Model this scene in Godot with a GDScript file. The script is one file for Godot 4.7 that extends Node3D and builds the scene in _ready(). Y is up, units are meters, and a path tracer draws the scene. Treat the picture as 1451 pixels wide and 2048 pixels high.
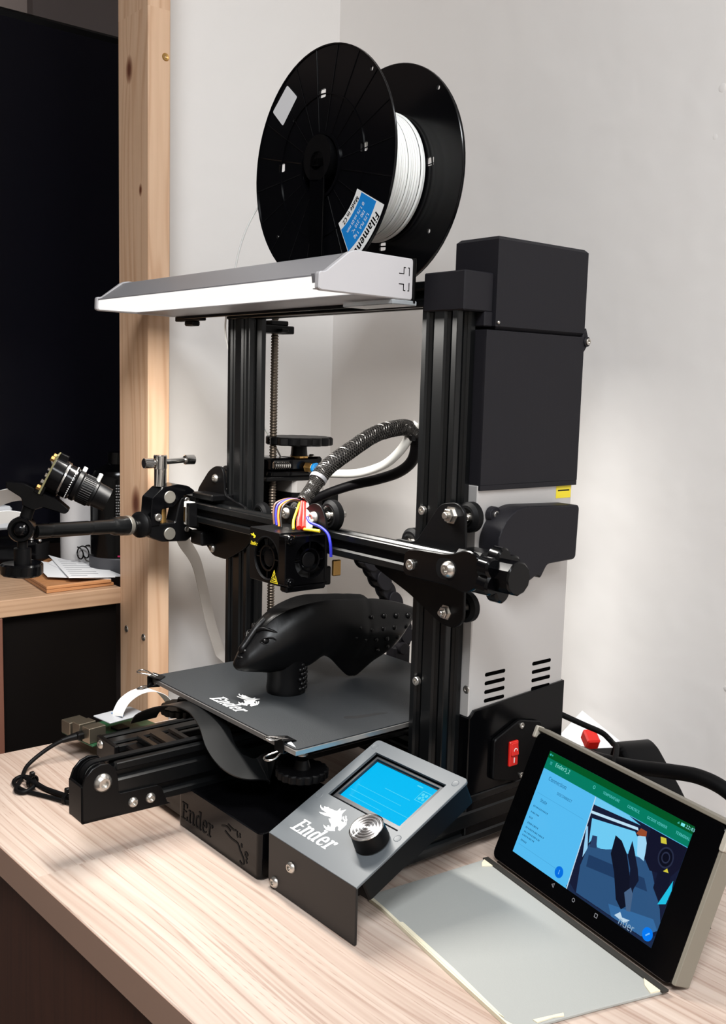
extends Node3D
# All coordinates below are millimetres (table top y = 0, printer uprights at z = -20..0); meshes are committed in metres.

class MB:
	var v := PackedVector3Array()
	var uv := PackedVector2Array()
	var has_uv := false
	func tri(a: Vector3, b: Vector3, c: Vector3) -> void:
		v.append(a); v.append(b); v.append(c)
		if has_uv:
			uv.append(Vector2.ZERO); uv.append(Vector2.ZERO); uv.append(Vector2.ZERO)
	func quad(a: Vector3, b: Vector3, c: Vector3, d: Vector3) -> void:
		tri(a, b, c); tri(a, c, d)
	func quad_uv(a: Vector3, b: Vector3, c: Vector3, d: Vector3) -> MB:
		has_uv = true
		while uv.size() < v.size():
			uv.append(Vector2.ZERO)
		for k in [[a, Vector2(0, 1)], [b, Vector2(1, 1)], [c, Vector2(1, 0)], [a, Vector2(0, 1)], [c, Vector2(1, 0)], [d, Vector2(0, 0)]]:
			v.append(k[0]); uv.append(k[1])
		return self
	func box(c: Vector3, s: Vector3, bev := 0.0, bs := Basis()) -> MB:
		var h := s * 0.5
		var q := minf(bev, minf(h.x, minf(h.y, h.z)) * 0.98)
		if q <= 0.0:
			q = 0.0
		var f := []
		for ax in 3:
			for sg in [-1.0, 1.0]:
				var u := (ax + 1) % 3
				var w := (ax + 2) % 3
				var pts := []
				for k in [[-1, -1], [1, -1], [1, 1], [-1, 1]]:
					var p := Vector3()
					p[ax] = sg * h[ax]
					p[u] = k[0] * (h[u] - q)
					p[w] = k[1] * (h[w] - q)
					pts.append(c + bs * p)
				if sg < 0:
					pts.reverse()
				quad(pts[0], pts[1], pts[2], pts[3])
		if q > 0.0:
			for ax in 3:
				var u := (ax + 1) % 3
				var w := (ax + 2) % 3
				for su in [-1.0, 1.0]:
					for sw in [-1.0, 1.0]:
						var p1 := Vector3(); var p2 := Vector3(); var p3 := Vector3(); var p4 := Vector3()
						p1[ax] = -(h[ax] - q); p1[u] = su * h[u]; p1[w] = sw * (h[w] - q)
						p2[ax] = h[ax] - q; p2[u] = su * h[u]; p2[w] = sw * (h[w] - q)
						p3[ax] = h[ax] - q; p3[u] = su * (h[u] - q); p3[w] = sw * h[w]
						p4[ax] = -(h[ax] - q); p4[u] = su * (h[u] - q); p4[w] = sw * h[w]
						if su * sw < 0:
							quad(c + bs * p1, c + bs * p2, c + bs * p3, c + bs * p4)
						else:
							quad(c + bs * p4, c + bs * p3, c + bs * p2, c + bs * p1)
			for sx in [-1.0, 1.0]:
				for sy in [-1.0, 1.0]:
					for sz in [-1.0, 1.0]:
						var a := c + bs * Vector3(sx * h.x, sy * (h.y - q), sz * (h.z - q))
						var b := c + bs * Vector3(sx * (h.x - q), sy * h.y, sz * (h.z - q))
						var d := c + bs * Vector3(sx * (h.x - q), sy * (h.y - q), sz * h.z)
						if sx * sy * sz > 0:
							tri(a, b, d)
						else:
							tri(a, d, b)
		return self
	func bx(x0: float, x1: float, y0: float, y1: float, z0: float, z1: float, bev := 0.0) -> MB:
		return box(Vector3((x0 + x1) / 2, (y0 + y1) / 2, (z0 + z1) / 2), Vector3(absf(x1 - x0), absf(y1 - y0), absf(z1 - z0)), bev)
	func lathe(prof: Array, o: Vector3, ax: Vector3, n := 24, from := 0.0, turn := TAU) -> MB:
		# prof: [radius, height along ax] from the start to the end; a radius 0 closes an end
		var z := ax.normalized()
		var x := z.cross(Vector3.UP if absf(z.y) < 0.9 else Vector3.RIGHT).normalized()
		var y := z.cross(x)
		for k in n:
			var a0 := from + turn * k / n
			var a1 := from + turn * (k + 1) / n
			var d0 := x * cos(a0) + y * sin(a0)
			var d1 := x * cos(a1) + y * sin(a1)
			for i in prof.size() - 1:
				var p: Array = prof[i]
				var q: Array = prof[i + 1]
				var a: Vector3 = o + d0 * p[0] + z * p[1]
				var b: Vector3 = o + d1 * p[0] + z * p[1]
				var c: Vector3 = o + d1 * q[0] + z * q[1]
				var d: Vector3 = o + d0 * q[0] + z * q[1]
				if p[0] > 1e-6:
					tri(a, b, c)
				if q[0] > 1e-6:
					tri(a, c, d)
		return self
	func cyl(p: Vector3, q: Vector3, r: float, r1 := -1.0, n := 20, bev := 0.0) -> MB:
		var l := p.distance_to(q)
		var e := r if r1 < 0 else r1
		var pr := [[0, 0], [r, 0], [e, l], [0, l]]
		if bev > 0:
			pr = [[0, 0], [r - bev, 0], [r, bev], [e, l - bev], [e - bev, l], [0, l]]
		return lathe(pr, p, q - p, n)
	func ring(p: Vector3, q: Vector3, r0: float, r1: float, n := 24) -> MB:
		var l := p.distance_to(q)
		return lathe([[r0, 0], [r1, 0], [r1, l], [r0, l], [r0, 0]], p, q - p, n)
	func sphere(c: Vector3, r: float, sc := Vector3.ONE, n := 16, m := 10, bs := Basis()) -> MB:
		for j in m:
			for i in n:
				var p := []
				for k in [[i, j], [i + 1, j], [i + 1, j + 1], [i, j + 1]]:
					var th: float = TAU * k[0] / n
					var ph: float = PI * k[1] / m
					p.append(c + bs * (Vector3(cos(th) * sin(ph), cos(ph), sin(th) * sin(ph)) * r * sc))
				if j > 0:
					tri(p[0], p[1], p[2])
				if j < m - 1:
					tri(p[0], p[2], p[3])
		return self
	static func ccw(poly: PackedVector2Array) -> PackedVector2Array:
		var a := 0.0
		for i in poly.size():
			a += poly[i].cross(poly[(i + 1) % poly.size()])
		if a < 0:
			poly = poly.duplicate(); poly.reverse()
		return poly
	static func inset(poly: PackedVector2Array, d: float) -> PackedVector2Array:
		var o := PackedVector2Array()
		var n := poly.size()
		for i in n:
			var a := (poly[i] - poly[(i + n - 1) % n]).normalized()
			var b := (poly[(i + 1) % n] - poly[i]).normalized()
			var na := Vector2(-a.y, a.x)
			var nb := Vector2(-b.y, b.x)
			var m := na + nb
			var k := m.length_squared()
			if k < 0.3:
				m = m.normalized() * 1.2
			else:
				m = m * 2.0 / k
			o.append(poly[i] + m * d)
		return o
	func cap(poly: PackedVector2Array, holes: Array, xf: Transform3D, z: float, up: bool) -> void:
		var p := poly
		for hh in holes:
			var h: PackedVector2Array = ccw(hh)
			h.reverse()
			var best := 1e18
			var bi := 0
			var bj := 0
			for i in p.size():
				for j in h.size():
					var d := p[i].distance_squared_to(h[j])
					if d < best:
						best = d; bi = i; bj = j
			var out := PackedVector2Array()
			for i in bi + 1:
				out.append(p[i])
			for j in h.size():
				out.append(h[(bj + j) % h.size()])
			var dd := (h[bj] - p[bi]).normalized()
			var nn := Vector2(dd.y, -dd.x) * 0.002
			out.append(h[bj] + nn)
			out.append(p[bi] + nn)
			for i in range(bi + 1, p.size()):
				out.append(p[i])
			p = out
		var ix := Geometry2D.triangulate_polygon(p)
		if ix.is_empty():
			print("triangulation failed ", poly.size(), " ", poly.slice(0, 4))
		var dbg := 0.0
		for k in range(0, ix.size(), 3):
			dbg += absf((p[ix[k + 1]] - p[ix[k]]).cross(p[ix[k + 2]] - p[ix[k]])) * 0.5
		var want := 0.0
		for i in p.size():
			want += p[i].cross(p[(i + 1) % p.size()]) * 0.5
		if absf(dbg - want) > 0.01 * want:
			print("cap area ", dbg, " wanted ", want, " ", poly.size(), " ", poly[0])
		for k in range(0, ix.size(), 3):
			var a := p[ix[k]]
			var b := p[ix[k + 1]]
			var c := p[ix[k + 2]]
			if (b - a).cross(c - a) < 0:
				var t := b; b = c; c = t
			var A := xf * Vector3(a.x, a.y, z)
			var B := xf * Vector3(b.x, b.y, z)
			var C := xf * Vector3(c.x, c.y, z)
			if up:
				tri(A, B, C)
			else:
				tri(A, C, B)
	func wall(a: PackedVector2Array, za: float, b: PackedVector2Array, zb: float, xf: Transform3D) -> void:
		var n := a.size()
		for i in n:
			var j := (i + 1) % n
			quad(xf * Vector3(a[i].x, a[i].y, za), xf * Vector3(a[j].x, a[j].y, za), xf * Vector3(b[j].x, b[j].y, zb), xf * Vector3(b[i].x, b[i].y, zb))
	func extr(poly_: PackedVector2Array, xf: Transform3D, d0: float, d1: float, bev := 0.0, holes := []) -> MB:
		var poly := ccw(poly_)
		if d1 < d0:
			var t := d0; d0 = d1; d1 = t
		for tries in 5:
			if bev > 0 and Geometry2D.triangulate_polygon(inset(poly, bev)).is_empty():
				bev *= 0.5 if tries < 4 else 0.0
		if bev > 0:
			var s := inset(poly, bev)
			cap(s, holes, xf, d0, false)
			wall(s, d0, poly, d0 + bev, xf)
			wall(poly, d0 + bev, poly, d1 - bev, xf)
			wall(poly, d1 - bev, s, d1, xf)
			cap(s, holes, xf, d1, true)
		else:
			cap(poly, holes, xf, d0, false)
			wall(poly, d0, poly, d1, xf)
			cap(poly, holes, xf, d1, true)
		for hh in holes:
			var h: PackedVector2Array = ccw(hh)
			h.reverse()
			wall(h, d0, h, d1, xf)
		return self
	func tube(pts: Array, r: float, n := 10, caps := true, r1 := -1.0) -> MB:
		var m := pts.size()
		var t0: Vector3 = (pts[1] - pts[0]).normalized()
		var u := t0.cross(Vector3.UP if absf(t0.y) < 0.9 else Vector3.RIGHT).normalized()
		var rings := []
		for i in m:
			var t: Vector3 = (pts[mini(i + 1, m - 1)] - pts[maxi(i - 1, 0)]).normalized()
			u = (u - t * u.dot(t)).normalized()
			var w := t.cross(u)
			var rr := r if r1 < 0 else lerpf(r, r1, float(i) / (m - 1))
			var rg := []
			for k in n:
				var a := TAU * k / n
				rg.append(pts[i] + (u * cos(a) + w * sin(a)) * rr)
			rings.append(rg)
		for i in m - 1:
			for k in n:
				var l := (k + 1) % n
				quad(rings[i][k], rings[i][l], rings[i + 1][l], rings[i + 1][k])
		if caps:
			for k in range(1, n - 1):
				tri(rings[0][0], rings[0][k + 1], rings[0][k])
				tri(rings[m - 1][0], rings[m - 1][k], rings[m - 1][k + 1])
		return self
	func strap(pts: Array, sides: Array, w: float, th: float) -> MB:
		# a flat strip: centre line, its side directions, full width, thickness
		var m := pts.size()
		var rows := []
		for i in m:
			var t: Vector3 = (pts[mini(i + 1, m - 1)] - pts[maxi(i - 1, 0)]).normalized()
			var s: Vector3 = sides[mini(i, sides.size() - 1)]
			s = (s - t * s.dot(t)).normalized()
			var nn := s.cross(t)
			var p: Vector3 = pts[i]
			rows.append([p - s * w / 2 - nn * th / 2, p + s * w / 2 - nn * th / 2, p + s * w / 2 + nn * th / 2, p - s * w / 2 + nn * th / 2])
		for i in m - 1:
			for k in 4:
				var l := (k + 1) % 4
				quad(rows[i][l], rows[i][k], rows[i + 1][k], rows[i + 1][l])
		quad(rows[0][0], rows[0][1], rows[0][2], rows[0][3])
		quad(rows[m - 1][3], rows[m - 1][2], rows[m - 1][1], rows[m - 1][0])
		return self
	func text(s: String, xf: Transform3D, height: float, depth: float, font := "Droid Serif", bold := true, stretch := 1.0, shear := 0.0, centre := false) -> MB:
		var tm := TextMesh.new()
		var f := SystemFont.new()
		f.font_names = PackedStringArray([font])
		f.font_weight = 700 if bold else 400
		tm.font = f
		tm.font_size = 64
		tm.pixel_size = 0.01
		tm.curve_step = 2.0
		tm.depth = depth * 0.64 / height
		tm.text = s
		tm.horizontal_alignment = HORIZONTAL_ALIGNMENT_CENTER if centre else HORIZONTAL_ALIGNMENT_LEFT
		tm.vertical_alignment = VERTICAL_ALIGNMENT_CENTER
		var arr := tm.surface_get_arrays(0)
		var vs: PackedVector3Array = arr[Mesh.ARRAY_VERTEX]
		var ii: PackedInt32Array = arr[Mesh.ARRAY_INDEX] if arr[Mesh.ARRAY_INDEX] != null else PackedInt32Array(range(vs.size()))
		var k := height / 0.64
		var lo := Vector3(1e9, 1e9, 0)
		var hi := -lo
		for q in vs:
			lo = lo.min(q)
			hi = hi.max(q)
		var off := -lo
		if centre:
			off = -(lo + hi) * 0.5
		off.z = 0
		for i in range(0, ii.size(), 3):
			var q := []
			for j in 3:
				var p := (vs[ii[i + j]] + off) * k
				q.append(xf * Vector3((p.x + p.y * shear) * stretch, p.y, p.z + depth * 0.5))
			tri(q[0], q[2], q[1])
		return self

var mats := {}
var taken := {}

func mm(v: Vector3) -> Vector3:
	return v * 0.001

func mat(key: String, c: Color, rough := 0.5, metal := 0.0, spec := 0.5) -> StandardMaterial3D:
	if not mats.has(key):
		var m := StandardMaterial3D.new()
		m.resource_name = key
		m.albedo_color = c
		m.roughness = rough
		m.metallic = metal
		m.metallic_specular = spec
		mats[key] = m
	return mats[key]

func glow(key: String, c: Color, e: float) -> StandardMaterial3D:
	if not mats.has(key):
		var m := mat(key, c.darkened(0.9), 0.7, 0.0, 0.1)
		m.emission_enabled = true
		m.emission = c
		m.emission_energy_multiplier = e
	return mats[key]

func grainy(m: StandardMaterial3D, scale: float, strength: float, freq := 0.05, stretch := Vector3.ONE) -> StandardMaterial3D:
	var n := FastNoiseLite.new()
	n.seed = 7
	n.frequency = freq
	n.fractal_octaves = 3
	var t := NoiseTexture2D.new()
	t.width = 256
	t.height = 256
	t.seamless = true
	t.noise = n
	t.as_normal_map = true
	t.bump_strength = 4.0
	m.normal_enabled = true
	m.normal_texture = t
	m.normal_scale = strength
	m.uv1_triplanar = true
	m.uv1_world_triplanar = true
	m.uv1_scale = stretch * scale
	return m

func numbered(n: String) -> String:
	if not taken.has(n):
		taken[n] = 0
		return n
	taken[n] += 1
	return "%s_%03d" % [n, taken[n]]

func commit(mb: MB, o: Vector3, m: Material, crease := 35.0, uvmode := "", k := 0.001) -> ArrayMesh:
	var v := mb.v
	var n := v.size()
	var fn := PackedVector3Array()
	fn.resize(n / 3)
	var at := {}
	for i in n / 3:
		var x := (v[i * 3 + 1] - v[i * 3]).cross(v[i * 3 + 2] - v[i * 3])
		fn[i] = x
		for j in 3:
			var p := v[i * 3 + j]
			var key := Vector3i(roundi(p.x * 200), roundi(p.y * 200), roundi(p.z * 200))
			if at.has(key):
				at[key].append(i)
			else:
				at[key] = PackedInt32Array([i])
	var co := cos(deg_to_rad(crease))
	var V := PackedVector3Array()
	var N := PackedVector3Array()
	var U := PackedVector2Array()
	for i in n / 3:
		if fn[i].length_squared() < 1e-16:
			continue
		var f := fn[i].normalized()
		for j in [0, 2, 1]:
			var p := v[i * 3 + j]
			var key := Vector3i(roundi(p.x * 200), roundi(p.y * 200), roundi(p.z * 200))
			var s := Vector3()
			for q in at[key]:
				if fn[q].length_squared() > 1e-16 and fn[q].normalized().dot(f) > co:
					s += fn[q]
			V.append((p - o) * 0.001)
			N.append(s.normalized() if s.length_squared() > 1e-18 else f)
			if mb.has_uv:
				U.append(mb.uv[i * 3 + j] if i * 3 + j < mb.uv.size() else Vector2.ZERO)
			elif uvmode == "xz":
				U.append(Vector2(p.x, p.z) * k)
			elif uvmode == "xy":
				U.append(Vector2(p.x, -p.y) * k)
			elif uvmode == "zy":
				U.append(Vector2(-p.z, -p.y) * k)
			elif uvmode == "desk":
				U.append(Vector2(p.x - p.z * 0.0375 + p.y, p.z + p.x * 0.0375 + p.y) * k)
			elif uvmode == "shelf":
				U.append(Vector2(p.x + p.y, p.z) * k)
			elif uvmode == "wood":
				U.append((Vector2(p.x, -p.y) if absf(f.z) > 0.6 else Vector2(p.z + 900, -p.y)) * k)
	var arr := []
	arr.resize(Mesh.ARRAY_MAX)
	arr[Mesh.ARRAY_VERTEX] = V
	arr[Mesh.ARRAY_NORMAL] = N
	if U.size() == V.size():
		arr[Mesh.ARRAY_TEX_UV] = U
	var am := ArrayMesh.new()
	am.add_surface_from_arrays(Mesh.PRIMITIVE_TRIANGLES, arr)
	am.surface_set_material(0, m)
	return am

var org := {}

func thing(called: String, label: String, cat: String, at: Vector3, group := "") -> Node3D:
	var o := Node3D.new()
	o.name = numbered(called)
	add_child(o, true)
	o.position = mm(at)
	org[o] = at
	o.set_meta("label", label)
	o.set_meta("category", cat)
	if group:
		o.set_meta("group", group)
	return o

func part(parent: Node3D, called: String, mb: MB, m: Material, crease := 35.0, label := "", uvmode := "", k := 0.001) -> MeshInstance3D:
	var i := MeshInstance3D.new()
	i.name = called
	var o: Vector3 = org[parent]
	org[i] = o
	i.mesh = commit(mb, o, m, crease, uvmode, k)
	parent.add_child(i, true)
	if label:
		i.set_meta("label", label)
	return i

func solo(called: String, mb: MB, m: Material, label: String, cat: String, at: Vector3, crease := 35.0, group := "", uvmode := "", k := 0.001) -> MeshInstance3D:
	var i := MeshInstance3D.new()
	i.name = numbered(called)
	i.mesh = commit(mb, at, m, crease, uvmode, k)
	i.position = mm(at)
	org[i] = at
	add_child(i, true)
	i.set_meta("label", label)
	i.set_meta("category", cat)
	if group:
		i.set_meta("group", group)
	return i

func struct(called: String, mb: MB, m: Material, uvmode := "", k := 0.001) -> MeshInstance3D:
	var i := MeshInstance3D.new()
	i.name = called
	i.mesh = commit(mb, Vector3.ZERO, m, 35.0, uvmode, k)
	add_child(i, true)
	org[i] = Vector3.ZERO
	i.set_meta("kind", "structure")
	return i

func vpoly(a: Array) -> PackedVector2Array:
	var p := PackedVector2Array()
	for i in range(0, a.size(), 2):
		p.append(Vector2(a[i], a[i + 1]))
	return p

func circ(c: Vector2, r: float, n := 32, a0 := 0.0, a1 := TAU) -> PackedVector2Array:
	var p := PackedVector2Array()
	var full := absf(a1 - a0 - TAU) < 1e-4
	for i in (n if full else n + 1):
		var a := a0 + (a1 - a0) * i / n
		p.append(c + Vector2(cos(a), sin(a)) * r)
	return p

func rrect(x0: float, x1: float, y0: float, y1: float, r: float, n := 5) -> PackedVector2Array:
	var p := PackedVector2Array()
	for k in [[x1 - r, y1 - r, 0.0], [x0 + r, y1 - r, PI / 2], [x0 + r, y0 + r, PI], [x1 - r, y0 + r, PI * 1.5]]:
		for i in n + 1:
			var a: float = k[2] + PI / 2 * i / n
			p.append(Vector2(k[0] + cos(a) * r, k[1] + sin(a) * r))
	return p

func rounded(poly: PackedVector2Array, r: float, n := 4) -> PackedVector2Array:
	# rounds every corner of a polygon
	var o := PackedVector2Array()
	var m := poly.size()
	for i in m:
		var p := poly[i]
		var a := poly[(i + m - 1) % m] - p
		var b := poly[(i + 1) % m] - p
		var rr := minf(r, minf(a.length(), b.length()) * 0.45)
		var s := p + a.normalized() * rr
		var e := p + b.normalized() * rr
		for j in n + 1:
			var t := float(j) / n
			o.append(s.lerp(p, t).lerp(p.lerp(e, t), t))
	return o

func frame(o: Vector3, x: Vector3, y: Vector3) -> Transform3D:
	var X := x.normalized()
	var Z := X.cross(y).normalized()
	return Transform3D(Basis(X, Z.cross(X), Z), o)

func curve(ctrl: Array, n := 8) -> Array:
	# Catmull-Rom through the points
	var o := []
	var m := ctrl.size()
	for i in m - 1:
		var p0: Vector3 = ctrl[maxi(i - 1, 0)]
		var p1: Vector3 = ctrl[i]
		var p2: Vector3 = ctrl[i + 1]
		var p3: Vector3 = ctrl[mini(i + 2, m - 1)]
		for k in n:
			o.append(p1.cubic_interpolate(p2, p0, p3, float(k) / n))
	o.append(ctrl[m - 1])
	return o

func vslot(w: float, h: float) -> PackedVector2Array:
	# outline of an aluminium V-slot extrusion, w by h, multiples of 20
	var p := PackedVector2Array()
	var sides := [[Vector2(-w / 2, -h / 2), Vector2(1, 0), w], [Vector2(w / 2, -h / 2), Vector2(0, 1), h], [Vector2(w / 2, h / 2), Vector2(-1, 0), w], [Vector2(-w / 2, h / 2), Vector2(0, -1), h]]
	for s in sides:
		var o: Vector2 = s[0]
		var d: Vector2 = s[1]
		var inn := Vector2(-d.y, d.x)
		p.append(o + d * 0.7)
		for k in int(s[2] / 20.0):
			var c := o + d * (10.0 + 20.0 * k)
			for q in [[-4.6, 0.0], [-3.1, 1.8], [-5.0, 1.9], [-5.0, 3.4], [-2.8, 5.6], [2.8, 5.6], [5.0, 3.4], [5.0, 1.9], [3.1, 1.8], [4.6, 0.0]]:
				p.append(c + d * q[0] + inn * q[1])
		p.append(o + d * (s[2] - 0.7))
	return p

func bolt(parent: Node3D, at: Vector3, dir: Vector3, r: float, h := -1.0, called := "bolt", style := "button") -> void:
	# a steel bolt head with a hex socket, seated at `at` and facing `dir`
	var d := dir.normalized()
	var hh := r * 0.6 if h < 0 else h
	var mb := MB.new()
	if style == "button":
		mb.lathe([[r, 0], [r * 0.97, hh * 0.3], [r * 0.82, hh * 0.72], [r * 0.6, hh], [r * 0.42, hh], [r * 0.42, hh * 0.35], [0, hh * 0.3]], at, d, 18)
	elif style == "nut":
		mb.lathe([[r * 1.35, 0], [r * 1.35, hh * 0.15], [r, hh * 0.15], [r, hh * 0.75], [r * 0.9, hh * 0.8], [r * 0.55, hh * 0.8]], at, d, 6)
		mb.lathe([[r * 0.52, hh * 0.7], [r * 0.52, hh * 1.25], [r * 0.42, hh * 1.35], [0, hh * 1.35]], at, d, 14)
	else:
		mb.lathe([[r, 0], [r, hh * 0.85], [r * 0.9, hh], [r * 0.52, hh], [r * 0.52, hh * 0.4], [0, hh * 0.35]], at, d, 18)
	part(parent, called, mb, mats.steel, 30.0)

func _ready() -> void:
	# ---- camera, sky, lights, exposure
	var cam := Camera3D.new()
	cam.name = "camera"
	cam.position = mm(Vector3(716.783, 377.379, 543.257))
	cam.rotation = Vector3(-0.125691, 0.881261, 0.027212)
	cam.fov = 54.2208
	cam.near = 0.02
	add_child(cam)
	var we := WorldEnvironment.new()
	we.name = "environment"
	var e := Environment.new()
	e.background_mode = Environment.BG_COLOR
	e.background_color = Color(0.05, 0.05, 0.055)
	e.tonemap_mode = Environment.TONE_MAPPER_LINEAR
	e.tonemap_exposure = 1.0
	e.sdfgi_enabled = true
	e.ssao_enabled = true
	e.ssil_enabled = true
	we.environment = e
	add_child(we)
	ceiling_panel_at = [Vector3(1250, 1690, 1100), Vector3(2000, 1690, 450)]
	for i in 2:
		var al := AreaLight3D.new()
		al.name = "ceiling_panel_light"
		al.area_size = Vector2(0.6, 0.6)
		al.area_range = 8.0
		al.area_attenuation = 2.0
		al.light_energy = [5.5, 2.8][i]
		al.light_color = Color(0.97, 0.985, 1.0)
		al.shadow_enabled = true
		al.position = mm(ceiling_panel_at[i] - Vector3(0, 16, 0))
		al.rotation = Vector3(-PI / 2, 0, 0)
		add_child(al, true)
	materials()
	room()
	desk()
	shelf_unit()
	printer()
	light_bar()
	spool()
	storage_box()
	print_head()
	bed_clips()
	control_unit_details()
	tablet()
	camera_arm()
	small_board()
	cables()
	shelf_things()

var ceiling_panel_at := []

func tex(im: Image) -> ImageTexture:
	return ImageTexture.create_from_image(im)

func noise(sd: int, f: float, oct := 3) -> FastNoiseLite:
	var n := FastNoiseLite.new()
	n.seed = sd
	n.frequency = f
	n.fractal_octaves = oct
	n.noise_type = FastNoiseLite.TYPE_SIMPLEX_SMOOTH
	return n

func desk_wood() -> ImageTexture:
	# 640 mm square, grain along u
	var S := 1024
	var im := Image.create(S, S, false, Image.FORMAT_RGB8)
	var a := noise(3, 0.010, 4)
	var b := noise(5, 0.05, 2)
	var c := noise(9, 0.0035, 2)
	var w := noise(14, 0.0022, 1)
	for j in S:
		for i in S:
			var wob := w.get_noise_2d(i * 0.8, j * 0.8) * 14.0
			var y := j + wob
			var broad := a.get_noise_2d(i * 0.02, y * 1.7) * 0.5 + 0.5
			var st := b.get_noise_2d(i * 0.014 + 40.0, y * 2.0) * 0.5 + 0.5
			var line := pow(clampf(1.0 - absf(b.get_noise_2d(i * 0.012 - 300.0, y * 1.3 + 77.0)) * 6.0, 0, 1), 2.0)
			var t := clampf(0.15 + broad * 0.62 + (st - 0.5) * 0.5 + c.get_noise_2d(i * 0.3, j) * 0.25, 0, 1)
			var col := Color8(203, 188, 176).lerp(Color8(160, 137, 123), t)
			col = col.lerp(Color8(122, 92, 78), line * 0.42)
			im.set_pixel(i, j, col)
	return tex(im)

func pine(sd: int, knots: Array, c0: Color, c1: Color, c2: Color) -> ImageTexture:
	# 760 mm square, grain along v; knots: [x mm, y mm, radius]
	var S := 1024
	var im := Image.create(S, S, false, Image.FORMAT_RGB8)
	var a := noise(sd, 0.012, 3)
	var b := noise(sd + 1, 0.05, 2)
	for j in S:
		for i in S:
			var px := i * 760.0 / S
			var py := j * 760.0 / S
			var x := px
			var dark := 0.0
			for k in knots:
				var kx := fposmod(k[0], 760.0)
				var ky := fposmod(-k[1], 760.0)
				var dx: float = px - kx
				var dy: float = (py - ky) * 0.55
				var d: float = sqrt(dx * dx + dy * dy) / k[2]
				if d < 9.0:
					x += signf(dx) * 9.0 * k[2] / 5.0 * exp(-d * 0.7) * (1.0 - exp(-absf(dx) * 0.6))
					dark = maxf(dark, clampf(1.35 - d, 0, 1))
			var g := a.get_noise_2d(x * 1.6, py * 0.05)
			var rings := sin((x * 0.42 + g * 9.0 + a.get_noise_2d(x * 0.3, py * 0.1) * 10.0) * 1.2) * 0.5 + 0.5
			rings = pow(rings, 3.0)
			var f := b.get_noise_2d(px * 3.0, py * 0.12) * 0.5 + 0.5
			var col := c0.lerp(c1, clampf(rings * 0.5 + f * 0.35, 0, 1))
			col = col.lerp(c2, dark)
			im.set_pixel(i, j, col)
	return tex(im)

func materials() -> void:
	mat("steel", Color8(196, 192, 186), 0.28, 0.95)
	mat("chrome", Color8(205, 203, 200), 0.16, 1.0)
	mat("black_metal", Color8(6, 6, 7), 0.36, 0.0, 0.3)
	mat("anodised", Color8(9, 10, 11), 0.3, 0.0, 0.42)
	mat("black_plastic", Color8(6, 6, 7), 0.4, 0.0, 0.28)
	mat("gloss_black", Color8(4, 4, 5), 0.16, 0.0, 0.32)
	mat("rubber", Color8(8, 8, 9), 0.55, 0.0, 0.25)
	grainy(mat("printed_black", Color8(27, 26, 30), 0.55, 0.0, 0.3), 60.0, 0.15, 0.05, Vector3(0.3, 8, 0.3))
	mat("nylon_white", Color8(226, 226, 222), 0.5)
	mat("brass", Color8(190, 150, 90), 0.3, 0.9)
	mat("yellow_print", Color8(226, 205, 40), 0.5)
	mat("white_print", Color8(232, 232, 230), 0.5)
	mat("paper", Color8(222, 222, 224), 0.8)
	mat("silver_case", Color8(188, 185, 183), 0.42, 0.35)
	mat("lamp_grey", Color8(150, 149, 152), 0.42, 0.15)
	mat("lamp_cap", Color8(186, 184, 186), 0.5, 0.0)

func room() -> void:
	var white := mat("wall_paint", Color8(224, 221, 218), 0.62, 0.0, 0.35)
	grainy(white, 3.0, 0.10, 0.02)
	var wb := MB.new()
	wb.bx(-960, 2700, -760, 1760, -330, -261)
	for b in [[905, 188, 9, 5], [1000, 160, 6, 4], [262, 118, 9, 4], [286, 78, 4, 3], [318, 98, 5, 3], [212, 640, 5, 5], [208, 600, 4, 4]]:
		wb.sphere(Vector3(b[0], b[1], -261.5), b[2], Vector3(1, b[3] / float(b[2]), 0.18), 10, 6)
	struct("wall_back", wb, white)
	struct("wall_left", MB.new().bx(-344, -330, -760, 1760, -262, 8), white)
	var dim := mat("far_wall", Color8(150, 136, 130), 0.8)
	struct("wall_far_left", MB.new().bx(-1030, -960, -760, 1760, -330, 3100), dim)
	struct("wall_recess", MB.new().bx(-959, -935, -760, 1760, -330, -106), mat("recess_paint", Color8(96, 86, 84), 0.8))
	struct("wall_right", MB.new().bx(2700, 2770, -760, 1760, -330, 3100), mat("room_paint", Color8(200, 194, 186), 0.8))
	struct("wall_front", MB.new().bx(-1030, 2770, -760, 1760, 3100, 3170), mats.room_paint)
	struct("ceiling", MB.new().bx(-1030, 2770, 1760, 1830, -330, 3170), mat("ceiling_paint", Color8(205, 203, 200), 0.8))
	struct("floor", MB.new().bx(-1030, 2770, -830, -760, -330, 3170), mat("floor_paint", Color8(92, 80, 72), 0.5))
	for p in ceiling_panel_at:
		var t := thing("ceiling_lamp", "square white ceiling lamp panel out in the room before the desk" if p.z > 1000 else "square white ceiling lamp panel near the right end of the back wall", "lamp", p, "ceiling lamp panels over the room")
		part(t, "housing", MB.new().box(p + Vector3(0, 32, 0), Vector3(640, 75, 640), 6), mats.lamp_cap)
		part(t, "diffuser", MB.new().box(p + Vector3(0, -8, 0), Vector3(600, 6, 600), 2), glow("ceiling_glow", Color(1, 0.97, 0.94), 2.0))

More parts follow.
